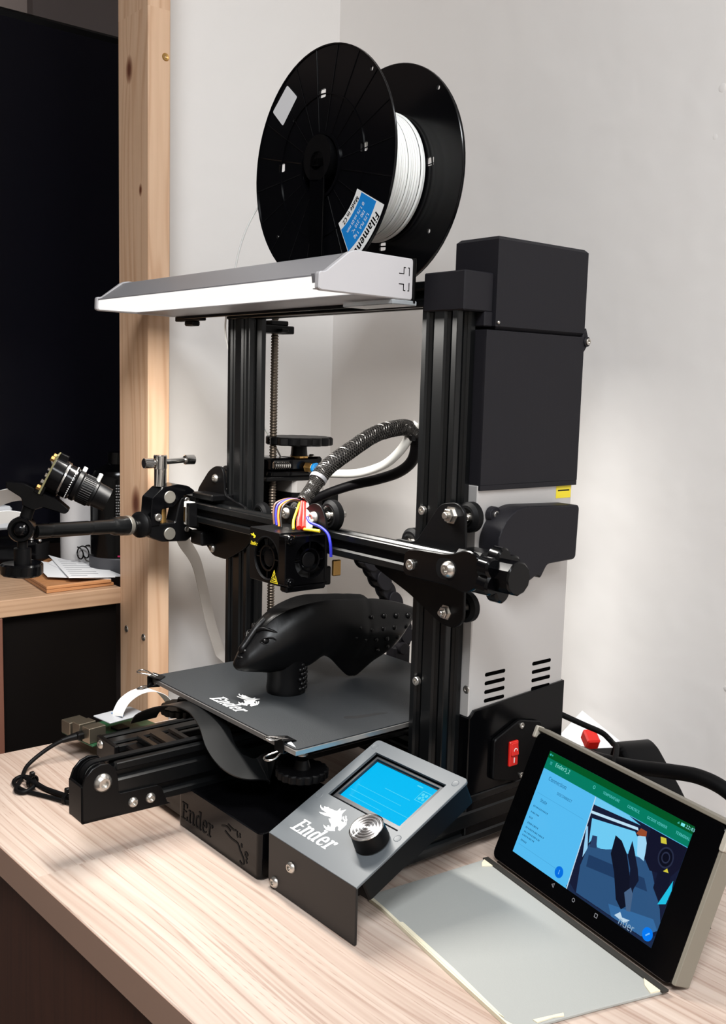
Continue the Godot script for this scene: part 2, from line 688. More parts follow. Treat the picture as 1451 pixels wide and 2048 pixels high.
func desk() -> void:
	var m := mat("desk_wood", Color(1, 1, 1), 0.42, 0.0, 0.4)
	m.albedo_texture = desk_wood()
	var t := thing("desk", "desk with a pale beige striped wood-grain top under the printer", "desk", Vector3(400, -760, 0))
	var top := vpoly([-262, -282.5, 1500, -219, 1500, 256, -258, -214])
	top = vpoly([-258, -283.0, 1500, -217.0, 1500, 256, -250, 256])
	var mb := MB.new()
	mb.extr(top, frame(Vector3.ZERO, Vector3(1, 0, 0), Vector3(0, 0, -1)), -25, 0, 0.6)
	part(t, "tabletop", mb, m, 20, "", "desk", 1.0 / 640.0)
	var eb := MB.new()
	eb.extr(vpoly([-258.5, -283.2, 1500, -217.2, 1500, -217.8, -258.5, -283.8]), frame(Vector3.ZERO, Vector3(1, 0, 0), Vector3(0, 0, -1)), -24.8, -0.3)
	part(t, "shaded_edge", eb, mat("edge_shade_brown", Color8(146, 118, 102), 0.5), 20)  # front edge strip in darker brown, its shade put into the colour
	var dk := mat("desk_board", Color8(112, 84, 70), 0.55)
	dk.albedo_texture = pine(41, [], Color8(150, 116, 98), Color8(112, 82, 68), Color8(60, 40, 30))
	var fr := MB.new()
	fr.extr(vpoly([-246, -262, 1500, -197, 1500, -179, -246, -244]), frame(Vector3.ZERO, Vector3(1, 0, 0), Vector3(0, 0, -1)), -757, -25.2)
	part(t, "front_board", fr, dk, 20, "", "wood", 1.0 / 760.0)
	part(t, "side_board", MB.new().bx(-246, -228, -757, -25.2, -240, 240), dk, 20, "", "wood", 1.0 / 760.0)
	part(t, "side_board", MB.new().bx(1470, 1490, -757, -25.2, -240, 180), dk, 20, "", "wood", 1.0 / 760.0)

func shelf_unit() -> void:
	var pm := mat("pine_post", Color(1, 1, 1), 0.5)
	pm.albedo_texture = pine(17, [[-314, 706, 6.5], [-288, 578, 3.0], [-300, 240, 9.0]], Color8(212, 178, 148), Color8(186, 146, 114), Color8(92, 48, 28))
	var t := thing("wooden_post", "upright pine post with a brown knot standing against the white wall", "post", Vector3(-305, -760, 21))
	part(t, "timber", MB.new().bx(-340, -270, -758, 1758, 8, 34, 1.2), pm, 30, "", "wood", 1.0 / 760.0)
	for s in [[Vector3(-323, 92, 34), Vector3(0, 0, 1)], [Vector3(-281, 91, 34), Vector3(0, 0, 1)], [Vector3(-270, 713, 14), Vector3(1, 0, 0)]]:
		var mb := MB.new()
		var d: Vector3 = s[1]
		mb.lathe([[4.2, 0], [3.6, 0.9], [1.6, 0.5], [0, -0.6]], s[0], d, 14)
		part(t, "screw", mb, mats.brass if d.x > 0 else mats.steel)
	var om := mat("oak_shelf", Color(1, 1, 1), 0.45)
	om.albedo_texture = pine(23, [], Color8(180, 148, 120), Color8(148, 116, 90), Color8(92, 60, 34))
	om.uv1_scale = Vector3(1, 1, 1)
	t = thing("shelf_board", "light oak shelf board running out from behind the pine post", "shelf", Vector3(-500, 119, 500))
	part(t, "board", MB.new().bx(-640, -338, 119, 138, 33, 900, 0.8), om, 30, "", "shelf", 1.0 / 760.0)
	t = thing("side_board", "dark brown side board under the oak shelf at the left edge", "board", Vector3(-480, -760, 185))
	part(t, "board", MB.new().bx(-640, -338, -758, 118.5, 171, 189, 0.5), mat("brown_board", Color8(104, 66, 52), 0.55))
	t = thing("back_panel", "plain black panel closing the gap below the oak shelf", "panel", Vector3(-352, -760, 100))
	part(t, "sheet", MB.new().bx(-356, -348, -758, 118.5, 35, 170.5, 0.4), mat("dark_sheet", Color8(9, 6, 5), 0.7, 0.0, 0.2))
	t = thing("flat_screen", "large black flat screen standing at the back of the oak shelf", "screen", Vector3(-620, 138, 200))
	part(t, "casing", MB.new().bx(-640, -603, 150, 838, -230, 950, 4), mats.black_plastic)
	part(t, "panel", MB.new().bx(-603.2, -601.5, 166, 826, -218, 938), mat("screen_glass", Color8(9, 9, 16), 0.22, 0.0, 0.4))
	part(t, "stand", MB.new().bx(-640, -575, 138.2, 151, 120, 620, 2), mats.black_plastic)

var logo_emblem := [15.7, 40.7, 18.4, 39.3, 21.7, 39.0, 19.8, 41.2, 22.6, 41.1, 23.6, 42.0, 26.0, 41.6, 29.6, 42.1, 31.5, 42.1, 33.9, 42.7, 33.7, 46.2, 35.9, 44.0, 39.3, 47.5, 39.4, 44.4, 39.9, 42.3, 42.8, 39.6, 44.7, 37.3, 48.5, 37.0, 49.9, 38.7, 51.6, 36.8, 51.8, 34.1, 51.8, 30.0, 49.9, 29.9, 47.9, 32.0, 46.0, 32.4, 45.5, 30.7, 47.2, 28.8, 48.7, 28.0, 44.7, 25.9, 41.5, 25.2, 37.3, 26.2, 34.8, 27.7, 37.6, 27.3, 40.7, 27.2, 38.4, 28.7, 39.3, 29.6, 41.9, 28.3, 41.6, 29.5, 39.8, 31.3, 37.5, 32.0, 33.8, 33.8, 35.0, 34.9, 37.8, 35.1, 33.0, 35.7, 28.3, 34.6, 23.4, 34.4, 20.6, 34.8, 24.6, 36.0, 28.4, 37.1, 24.9, 37.4, 20.4, 37.7, 17.3, 38.9]
var logo_flames := [[42.5, 40.9, 43.4, 41.8, 44.8, 40.2, 47.4, 39.7, 48.8, 37.6, 48.2, 36.8, 46.7, 38.7, 44.0, 39.3], [43.7, 42.9, 45.2, 42.8, 46.3, 41.5, 48.3, 40.7, 49.4, 38.9, 49.7, 38.1, 47.8, 39.9, 45.4, 41.0]]

func logo(parent: Node3D, xf: Transform3D, m: Material, k := 1.0, th := 0.25, tx := 12.1, ty := 11.6, ex := 0.0, ey := 0.0) -> void:
	# the dragon emblem and its lettering, flat print on the plane of xf (units: mm of the control panel)
	var mb := MB.new()
	mb.extr(place(logo_emblem, k, ex, ey), xf, 0.0, th)
	for f in logo_flames:
		mb.extr(place(f, k, ex, ey), xf, 0.0, th)
	part(parent, "emblem", mb, m)
	var tb := MB.new()
	tb.text("Ender", xf * Transform3D(Basis(), Vector3(tx, ty, 0)), 16.9 * k, th, "Droid Serif", true, 0.9, 0.36)
	part(parent, "lettering", tb, m)

func place(a: Array, k: float, ex: float, ey: float) -> PackedVector2Array:
	var p := vpoly(a)
	for i in p.size():
		p[i] = p[i] * k + Vector2(ex, ey)
	return p

func wheel(parent: Node3D, c: Vector3, r := 12.0, called := "wheel") -> void:
	var w := MB.new()
	w.lathe([[r * 0.62, -5.2], [r * 0.78, -5.2], [r, -2.6], [r, 2.6], [r * 0.78, 5.2], [r * 0.62, 5.2]], c, Vector3(0, 0, 1), 28)
	var p := part(parent, called, w, mats.rubber, 25)
	var b := MB.new()
	b.lathe([[0, 5.6], [r * 0.25, 5.6], [r * 0.28, 5.0], [r * 0.45, 5.0], [r * 0.48, 5.3], [r * 0.63, 5.3], [r * 0.63, -5.3], [0, -5.3]].duplicate(), c, Vector3(0, 0, 1), 24)
	b.v.reverse()
	part(p, "bearing", b, mats.chrome, 25)

func lobed(n: int, r0: float, r1: float, seg := 8) -> PackedVector2Array:
	var p := PackedVector2Array()
	for i in n * seg:
		var a := TAU * i / (n * seg)
		var t := 0.5 + 0.5 * cos(a * n)
		p.append(Vector2(cos(a), sin(a)) * lerpf(r0, r1, sqrt(t)))
	return p

func fan_grille(parent: Node3D, xf: Transform3D, r: float) -> void:
	# round opening with two rings and a cross, a hub and blades set back behind it
	var hub := MB.new()
	hub.lathe([[r * 0.42, -9], [r * 0.42, -1.6], [r * 0.36, -1.0], [0, -1.0]], xf.origin, xf.basis.z, 28)
	for k in 7:
		var a := TAU * k / 7
		var d := xf.basis.x * cos(a) + xf.basis.y * sin(a)
		var t := xf.basis.y * cos(a) - xf.basis.x * sin(a)
		var p0 := xf.origin + d * r * 0.4
		var p1 := xf.origin + d * r * 0.95
		var z := xf.basis.z
		hub.quad(p0 - t * 3 - z * 8, p1 - t * 5 - z * 8, p1 + t * 5 - z * 2.2, p0 + t * 3 - z * 2.2)
		hub.quad(p0 + t * 3 - z * 2.9, p1 + t * 5 - z * 2.9, p1 - t * 5 - z * 8.7, p0 - t * 3 - z * 8.7)
	hub.lathe([[r + 0.2, -10], [0, -10]], xf.origin, xf.basis.z, 24)
	part(parent, "fan", hub, mats.black_plastic)
	var g := MB.new()
	g.ring(xf.origin - xf.basis.z * 1.0, xf.origin + xf.basis.z * 0.2, r * 0.56, r * 0.64, 32)
	for k in 4:
		var a := TAU * k / 4
		var d := xf.basis.x * cos(a) + xf.basis.y * sin(a)
		var c := xf.origin + d * r * 0.81
		g.box(c - xf.basis.z * 0.4, Vector3(r * 0.42, 1.1, 1.2), 0.2, Basis(d, xf.basis.z.cross(d), xf.basis.z))
	part(parent, "grille", g, mats.gloss_black, 25)

func printer() -> void:
	var al: StandardMaterial3D = mats.anodised
	var bk: StandardMaterial3D = mats.black_metal
	var t := thing("desktop_printer", "open-frame black desktop 3D printer with a square bed, standing on the wood-grain desk", "printer", Vector3(0, 0, 0))
	var up := Vector3.UP
	# base
	var fr := frame(Vector3.ZERO, Vector3(1, 0, 0), Vector3(0, 0, -1))
	for sx in [-1.0, 1.0]:
		var b := MB.new()
		var hh := 20.0 if sx < 0 else 40.0
		b.extr(vslot(40, hh), frame(Vector3(sx * 157, 9 + hh / 2, 0), Vector3(1, 0, 0), Vector3(0, 1, 0)), -135, 108 if sx > 0 else 133)
		part(t, "side_rail", b, al)
		for z in [[108.0, 110.5] if sx > 0 else [133.0, 138.0], [-137.5, -135.0]]:
			var ec := part(t, "end_cap", MB.new().bx(sx * 157 - 20, sx * 157 + 20, 9, 9.5 + hh, z[0], z[1], 0.8), mats.black_metal)
			if sx < 0 and z[0] > 0:
				bolt(ec, Vector3(-167, 23, 138), Vector3(0, 0, 1), 4.6, 2.4)
		for z in [-115, 92]:
			part(t, "foot", MB.new().cyl(Vector3(sx * 157, 0, z), Vector3(sx * 157, 9, z), 11, 9, 20, 1), mats.rubber)
	for z in [-95, 95]:
		var c := MB.new()
		c.extr(vslot(40, 20), frame(Vector3(0, 26, z), Vector3(0, 0, 1), Vector3(0, 1, 0)), -137, 137)
		part(t, "cross_rail", c, al)
	# bed rail and its belt tensioner
	var yr := MB.new()
	yr.extr(vslot(20, 40), frame(Vector3(1.2, 56, 0), Vector3(1, 0, 0), Vector3(0, 1, 0)), -215, 206)
	part(t, "bed_rail", yr, al)
	var tn := MB.new()
	var side := vpoly([-236.5, 34, -236.5, 63, -233.5, 71, -228, 76.5, -221, 79, -214, 78, -208.5, 73, -206.5, 66, -206, 53, -204, 51.5, -172, 50.5, -168, 47.5, -163, 34, -160, 32])
	for x0 in [11.2, -11.2]:
		tn.extr(side, frame(Vector3(x0, 0, 0), Vector3(0, 0, -1), Vector3(0, 1, 0)), 0, 2.4, 0.4)
	tn.bx(-11.2, 13.6, 34, 64.5, 234.6, 237, 1.0)
	tn.bx(-11.2, 13.6, 34, 36, 206, 236)
	var tp := part(t, "belt_tensioner", tn, bk)
	bolt(tp, Vector3(13.6, 64, 219.5), Vector3(1, 0, 0), 7.6, 4.2)
	bolt(tp, Vector3(13.6, 41.5, 193.8), Vector3(1, 0, 0), 4.3, 3.0)
	bolt(tp, Vector3(13.6, 41.4, 178.4), Vector3(1, 0, 0), 4.3, 3.0)
	var pl := MB.new()
	pl.lathe([[4, -9], [12.5, -9], [12.5, -7.4], [9.6, -7.2], [9.6, 3.6], [12.5, 3.8], [12.5, 5.4], [4, 5.4]], Vector3(3, 65.5, 219.5), Vector3(1, 0, 0), 30)
	part(tp, "pulley", pl, mats.black_plastic)
	part(tp, "pulley_core", MB.new().cyl(Vector3(-6, 65.5, 219.5), Vector3(2, 65.5, 219.5), 9.8, -1, 28), mats.nylon_white)
	var bp := []
	bp.append(Vector3(0, 77.2, -190))
	bp.append(Vector3(0, 77.2, 214))
	for k in 13:
		var a := PI / 2 - PI * k / 12
		bp.append(Vector3(0, 66.0 + 11.2 * sin(a), 219.5 + 11.2 * cos(a)))
	bp.append(Vector3(0, 54.8, 190))
	part(t, "bed_belt", MB.new().strap(bp, [Vector3(1, 0, 0)], 6.2, 1.4), mats.rubber)
	# uprights and top beam
	for sx in [-1.0, 1.0]:
		var u := MB.new()
		u.extr(vslot(40, 20), frame(Vector3(sx * 144.5, 0, -10), Vector3(1, 0, 0), Vector3(0, 0, -1)), 10, 440)
		part(t, "upright", u, al)
	var tb := MB.new()
	tb.extr(vslot(20, 20), frame(Vector3(0, 450, -10), Vector3(0, 1, 0), Vector3(0, 0, 1)), -164.5, 127)
	part(t, "top_beam", tb, al)
	part(t, "beam_cap", MB.new().bx(-167.5, -164.5, 440, 460, -20, 0, 1), mats.black_plastic)
	for y in [139, 279.5]:
		bolt(t, Vector3(134.5, y, 0), Vector3(0, 0, 1), 3.6, 3.2, "bolt", "cap")
	# bracket round the top of the right upright
	var br := MB.new()
	br.bx(126.5, 172, 436, 465.8, -30, 1.2, 1.0)
	br.bx(158, 172.5, 425, 436.3, -30, -21, 0.8)
	part(t, "top_bracket", br, mats.printed_black)
	# spool holder: a plate on the beam, a tube through the spool
	var sh := MB.new()
	sh.extr(rounded(vpoly([-13, 460.2, 5, 460.2, 6, 566, 2, 577, -12, 577, -15, 566]), 5), frame(Vector3(0, 0, 9.0), Vector3(1, 0, 0), up), 0, 2.0, 0.4)
	sh.bx(-26, 16, 460.2, 463, -18, 11.0, 0.6)
	part(t, "spool_holder", sh, mats.gloss_black)
	part(t, "spool_tube", MB.new().lathe([[0, 11], [19.6, 11], [19.6, -72], [23, -73], [23, -77], [0, -77]].map(func(q): return [q[0], -q[1]]), Vector3(-4.5, 571.2, 0), Vector3(0, 0, -1), 32), mats.black_plastic)
	# lead screw and its motor
	var ls := MB.new()
	ls.lathe(screw_profile(4.0, 3.2, 52, 446, 3.0), Vector3(-150, 0, -47.5), up, 14)
	part(t, "lead_screw", ls, mat("dark_steel", Color8(104, 94, 84), 0.4, 0.8), 50)
	part(t, "screw_guide", MB.new().bx(-162, -141, 428, 436, -66, -20, 1).bx(-158, -143, 436, 441, -60, -38, 1).bx(-148, -132, 429, 432.5, -52, -44, 0.5), mats.black_plastic)
	part(t, "screw_motor", MB.new().bx(-171, -129, 14, 52, -68.5, -26.5, 3), mats.black_metal)
	var pin := MB.new()
	pin.cyl(Vector3(-160, 52, -38), Vector3(-160, 446, -38), 3.2, -1, 12)
	part(t, "shade_rod", pin, mats.gloss_black)  # black rod standing in for the shadow left of the lead screw
	gantry(t)
	extruder(t)
	hot_end(t)
	power_supply(t)
	bed(t)
	drawer(t)
	control_unit(t)
	chain(t)
	part(t, "vented_cover", MB.new().bx(-134, -84, 9, 30, 66, 128, 1.5), mats.black_plastic)

func screw_profile(r1: float, r0: float, a: float, b: float, pitch: float) -> Array:
	var p := [[0, a]]
	var y := a
	while y < b:
		p.append([r0, y])
		p.append([r1, y + pitch * 0.3])
		p.append([r1, y + pitch * 0.55])
		p.append([r0, y + pitch * 0.85])
		y += pitch
	p.append([r0, b])
	p.append([0, b])
	return p

func gantry(t: Node3D) -> void:
	var bk: StandardMaterial3D = mats.black_metal
	var up := Vector3.UP
	var g := MB.new()
	g.extr(vslot(20, 20), frame(Vector3(0, 243, 16), Vector3(0, 1, 0), Vector3(0, 0, 1)), -192, 196)
	part(t, "cross_beam", g, mats.anodised)
	part(t, "drive_belt", MB.new().bx(-196, 215, 239.8, 246, 21.0, 22.3), mats.rubber)
	var xf := frame(Vector3(0, 0, 3.0), Vector3(1, 0, 0), up)
	var rp := MB.new()
	rp.extr(rounded(vpoly([159, 288, 177, 291, 186, 285, 187.5, 262, 189, 200, 180, 193, 166, 193, 126, 211, 82, 226, 82, 232, 108, 254, 132, 254]), 6), xf, 0, 3, 0.5)
	var r := part(t, "side_plate", rp, bk)
	bolt(r, Vector3(172, 280.5, 6), Vector3(0, 0, 1), 5.4, 6, "nut", "nut")
	bolt(r, Vector3(170, 204, 6), Vector3(0, 0, 1), 4.6, 5.4, "nut", "nut")
	wheel(t, Vector3(176.5, 278.5, -10))
	wheel(t, Vector3(176.5, 207.5, -10))
	wheel(t, Vector3(112.5, 250, -10))
	for c in [Vector3(176.5, 278.5, 0), Vector3(176.5, 207.5, 0), Vector3(112.5, 250, 0)]:
		part(t, "axle", MB.new().cyl(c + Vector3(0, 0, -16), c + Vector3(0, 0, 4), 2.6, -1, 12), mats.steel)
	var lp := MB.new()
	lp.extr(rounded(vpoly([-177, 291, -165, 291, -160, 284, -158, 262, -118, 254, -100, 228, -120, 212, -154, 196, -181, 196.5, -209, 216, -213, 263, -190, 285]), 6), xf, 0, 3, 0.5)
	var l := part(t, "side_plate", lp, bk)
	bolt(l, Vector3(-176, 278, 6), Vector3(0, 0, 1), 4.6, 3)
	bolt(l, Vector3(-180.5, 204.3, 6), Vector3(0, 0, 1), 4.6, 3)
	wheel(t, Vector3(-176.5, 279, -10))
	wheel(t, Vector3(-176.5, 206, -10))
	wheel(t, Vector3(-112.5, 247, -10))
	# motor of the cross beam and its limit switch
	var xm := MB.new()
	xm.bx(-236, -193, 223, 257, -36, 18, 2.5)
	xm.bx(-198, -158, 256, 263, -30, 21, 1.2)
	xm.bx(-200, -176, 208, 222.8, -30, 22, 2)
	part(t, "beam_motor", xm, mats.black_plastic)
	var sw := MB.new()
	sw.bx(-192, -181, 230, 254, 26.2, 34, 0.8)
	var s := part(t, "limit_switch", sw, mats.nylon_white)
	part(s, "switch_body", MB.new().bx(-182.5, -176, 229, 253.5, 27, 36.5, 0.6), mats.black_plastic)
	part(s, "switch_lever", MB.new().bx(-180, -178.4, 231, 250, 36.4, 37.4).bx(-190, -186, 233, 249, 34, 35.2, 0.3), mats.chrome)
	# tensioner and knob at the right end
	var tx := MB.new()
	tx.extr(rounded(vpoly([144, 231.5, 146, 252, 160, 254.5, 196, 255.5, 214, 262, 226, 258, 227, 236, 214, 229, 196, 232]), 8), frame(Vector3(0, 0, 26.1), Vector3(1, 0, 0), up), 0, 4, 0.8)
	tx.bx(196.5, 226, 230, 260, 5, 27, 3)
	var te := part(t, "beam_tensioner", tx, mats.gloss_black)
	bolt(te, Vector3(155, 241.5, 30), Vector3(0, 0, 1), 4.2, 3, "bolt", "cap")
	var slot := MB.new()
	slot.extr(rrect(182, 204, 236, 252, 7.5), frame(Vector3(0, 0, 30), Vector3(1, 0, 0), up), -0.5, 0.15)
	part(te, "slot", slot, mats.rubber)
	bolt(te, Vector3(196, 244.3, 30.1), Vector3(0, 0, 1), 6.6, 4.5)
	var kb := MB.new()
	var kf := frame(Vector3(0, 245, 16), Vector3(0, 1, 0), Vector3(0, 0, 1))
	kb.extr(lobed(6, 15.5, 20.5), kf, 226.2, 238, 1.6)
	kb.lathe([[0, 237.5], [12.5, 237.5], [12.5, 251], [11.3, 252.2], [0, 252.2]], Vector3(0, 245, 16), Vector3(1, 0, 0), 12)
	part(t, "tension_knob", kb, mats.gloss_black, 25)

func extruder(t: Node3D) -> void:
	var m := MB.new()
	var f := frame(Vector3(-161, 0, -89), Vector3(1, 0, 0), Vector3(0, 0, -1))
	var oct := vpoly([-21, -17, -17, -21, 17, -21, 21, -17, 21, 17, 17, 21, -17, 21, -21, 17])
	m.extr(oct, f, 214, 262.5, 0.5)
	var mo := part(t, "extruder_motor", m, mats.black_plastic)
	var c := MB.new()
	c.extr(oct, f, 262.5, 276, 0.6)
	part(mo, "motor_cap", c, mats.silver_case)
	part(mo, "connector", MB.new().bx(-150, -136, 240, 262, -125, -110.5, 1), mats.black_plastic)
	part(mo, "connector_tag", MB.new().bx(-139.5, -136.6, 230, 236, -108, -98), mats.paper)
	var p := MB.new()
	p.bx(-190, -139, 276, 280.5, -112, -32, 1)
	p.bx(-196, -160, 200, 280, -36, -32, 0.8)
	p.bx(-196, -192, 214, 280, -112, -32, 0.8)
	part(t, "extruder_bracket", p, mats.black_metal)
	var b := MB.new()
	b.extr(rounded(vpoly([-184, 40, -144, 40, -139, 62, -139, 100, -150, 112, -176, 112, -184, 100]), 5), frame(Vector3.ZERO, Vector3(1, 0, 0), Vector3(0, 0, -1)), 280.6, 286, 0.8)
	b.bx(-182, -142, 286, 300, -66, -41, 2.2)
	b.bx(-164, -140, 286, 300.5, -106, -64, 2.5)
	b.bx(-182, -164, 286, 297, -104, -72, 2)
	var bd := part(t, "extruder_body", b, mats.gloss_black)
	part(bd, "spring", MB.new().lathe(screw_profile(4.2, 3.0, 0, 20, 2.6), Vector3(-141, 292.5, -62), Vector3(0, 0, 1), 12), mats.chrome)
	bolt(bd, Vector3(-147, 286.2, -70), Vector3(0, 1, 0), 4.2, 2.6)
	bolt(bd, Vector3(-148, 300.5, -96), Vector3(0, 1, 0), 3.4, 2.4)
	part(bd, "fitting", MB.new().cyl(Vector3(-140.5, 290, -84), Vector3(-131, 289.6, -86), 5.6, 5.0, 6, 0.6), mats.brass)
	part(bd, "collar", MB.new().cyl(Vector3(-131, 289.6, -86), Vector3(-126.5, 289.4, -87), 5.2, 6.0, 18, 0.6), mat("blue_plastic", Color8(30, 140, 215), 0.4))
	var k := MB.new()
	k.extr(lobed(16, 33.2, 36.0, 4), frame(Vector3(-146, 0, -78), Vector3(1, 0, 0), Vector3(0, 0, -1)), 313.5, 322, 1.2)
	k.cyl(Vector3(-146, 300, -78), Vector3(-146, 314, -78), 9.2, 8.0, 20)
	part(t, "extruder_knob", k, mats.black_plastic, 25)
	part(t, "knob_nut", MB.new().cyl(Vector3(-146, 299.5, -78), Vector3(-146, 302, -78), 10.5, -1, 6, 0.4), mats.brass)

func hot_end(t: Node3D) -> void:
	var up := Vector3.UP
	var cx := Vector3(11.6, 230.5, 70)
	# carriage plate with its wheels
	var cp := MB.new()
	cp.extr(rounded(vpoly([-24, 206, 46, 206, 46, 262, 38, 275, 26, 276, 14, 268, -8, 268, -20, 270, -26, 262]), 7), frame(Vector3(0, 0, 28), Vector3(1, 0, 0), up), 0, 2.5, 0.4)
	var c := part(t, "carriage_plate", cp, mats.black_plastic)
	bolt(c, Vector3(-13, 262, 30.5), Vector3(0, 0, 1), 5.4, 3.6)
	bolt(c, Vector3(28.5, 263, 30.5), Vector3(0, 0, 1), 5.6, 4.2)
	bolt(c, Vector3(8, 259, 30.5), Vector3(0, 0, 1), 3.6, 3)
	part(c, "blue_connector", MB.new().bx(20, 25, 259, 263, 30.6, 38, 0.8), mats.blue_plastic)
	wheel(t, Vector3(-13, 264, 16))
	wheel(t, Vector3(33, 264.5, 14), 13.5)
	wheel(t, Vector3(10, 222, 16))
	part(t, "axle", MB.new().cyl(Vector3(33, 264.5, 0), Vector3(33, 264.5, 29), 2.6, -1, 10), mats.steel)
	# sheet-metal shroud
	var fx := frame(Vector3(11.6, 230.4, 70), Vector3(1, 0, 0), up)
	var hole := circ(Vector2(3.2, -1.5), 17.8, 36)
	var s := MB.new()
	s.extr(rounded(vpoly([-23, -22.9, 23, -22.9, 23, 22.6, -23, 22.6]), 2.2), fx, -2.0, 0, 0.4, [hole])
	s.bx(-11.4, 34.6, 251.2, 253, 22, 69.5, 0.5)
	s.bx(-11.4, -9.6, 207.5, 252.6, 22, 69.5, 0.5)
	s.bx(32.8, 34.6, 207.5, 252.6, 22, 69.5, 0.5)
	s.bx(-11.4, 34.6, 207.5, 209, 40, 69.5, 0.5)
	var sh := part(t, "hot_end_shroud", s, mats.black_metal)
	fan_grille(sh, fx * Transform3D(Basis(), Vector3(3.2, -1.5, -1.0)), 17.8)
	var ring := MB.new()
	ring.lathe([[17.6, -0.6], [18.4, 0.35], [19.2, 0.0]], fx * Vector3(3.2, -1.5, 0), Vector3(0, 0, 1), 40)
	part(sh, "rim", ring, mats.black_metal)
	var lg := fx * Transform3D(Basis.from_scale(Vector3.ONE * 0.2), Vector3(-24.6, 6.5, 0.05))
	var em := MB.new()
	var k := 0.21
	em.extr(place(logo_emblem, k, -24.8, 8.0), fx, 0.0, 0.12)
	part(sh, "emblem", em, mats.yellow_print)
	var tx := MB.new()
	tx.text("Ender", fx * Transform3D(Basis(), Vector3(-21.6, 7.2, 0)), 4.2, 0.12, "Droid Serif", true, 0.85, 0.3)
	part(sh, "lettering", tx, mats.yellow_print)
	var w := MB.new()
	w.extr(vpoly([9.6, -21.2, 21.0, -21.2, 15.3, -9.8]), fx, 0.0, 0.1)
	part(sh, "warning_sign", w, mats.yellow_print)
	var w2 := MB.new()
	w2.extr(vpoly([10.9, -20.4, 19.7, -20.4, 15.3, -11.6]), fx, 0.1, 0.16)
	part(sh, "warning_sign", w2, mats.gloss_black)
	var w3 := MB.new()
	w3.extr(vpoly([11.9, -19.8, 18.7, -19.8, 15.3, -13.0]), fx, 0.16, 0.22)
	part(sh, "warning_sign", w3, mats.yellow_print)
	var w4 := MB.new()
	for q in 3:
		w4.extr(vpoly([13.5 + q * 1.4, -17.2, 14.1 + q * 1.4, -17.2, 14.5 + q * 1.4, -16.2, 13.9 + q * 1.4, -15.4, 14.2 + q * 1.4, -14.9, 13.7 + q * 1.4, -14.9, 13.3 + q * 1.4, -15.6, 13.8 + q * 1.4, -16.3]), fx, 0.22, 0.28)
	w4.extr(vpoly([13.0, -18.9, 17.6, -18.9, 17.6, -18.1, 13.0, -18.1]), fx, 0.22, 0.28)
	part(sh, "warning_sign", w4, mats.gloss_black)
	# side blower
	var bxf := frame(Vector3(45, 230.5, 49.5), Vector3(0, 0, -1), up)
	var b := MB.new()
	b.extr(rrect(-22, 22, -21.8, 20.6, 2.5), bxf, -10.2, 0, 0.7, [circ(Vector2(4.0, -1.0), 16.2, 36)])
	b.bx(34.8, 44.9, 203.5, 209.5, 28, 70, 1.5)
	b.bx(35, 44, 206, 222, 22, 28, 1)
	b.bx(35, 45.6, 247, 252, 63, 72, 1.2)
	var bl := part(t, "side_blower", b, mats.gloss_black)
	fan_grille(bl, bxf * Transform3D(Basis(), Vector3(4.0, -1.0, -1.0)), 16.2)
	for y in [248.2, 212.0]:
		part(bl, "mount_ear", MB.new().cyl(Vector3(44, y, 66.5), Vector3(47, y, 66.5), 4.6, 4.2, 18, 0.6).cyl(Vector3(46.6, y, 66.5), Vector3(48.2, y, 66.5), 2.4, -1, 14, 0.4), mats.gloss_black)
	part(t, "heater_block", MB.new().bx(41, 45, 213, 227, 12, 20, 0.8), mats.brass)
	part(t, "nozzle", MB.new().cyl(Vector3(18, 209, 34), Vector3(18, 204, 34), 4, 1.2, 10), mats.brass)

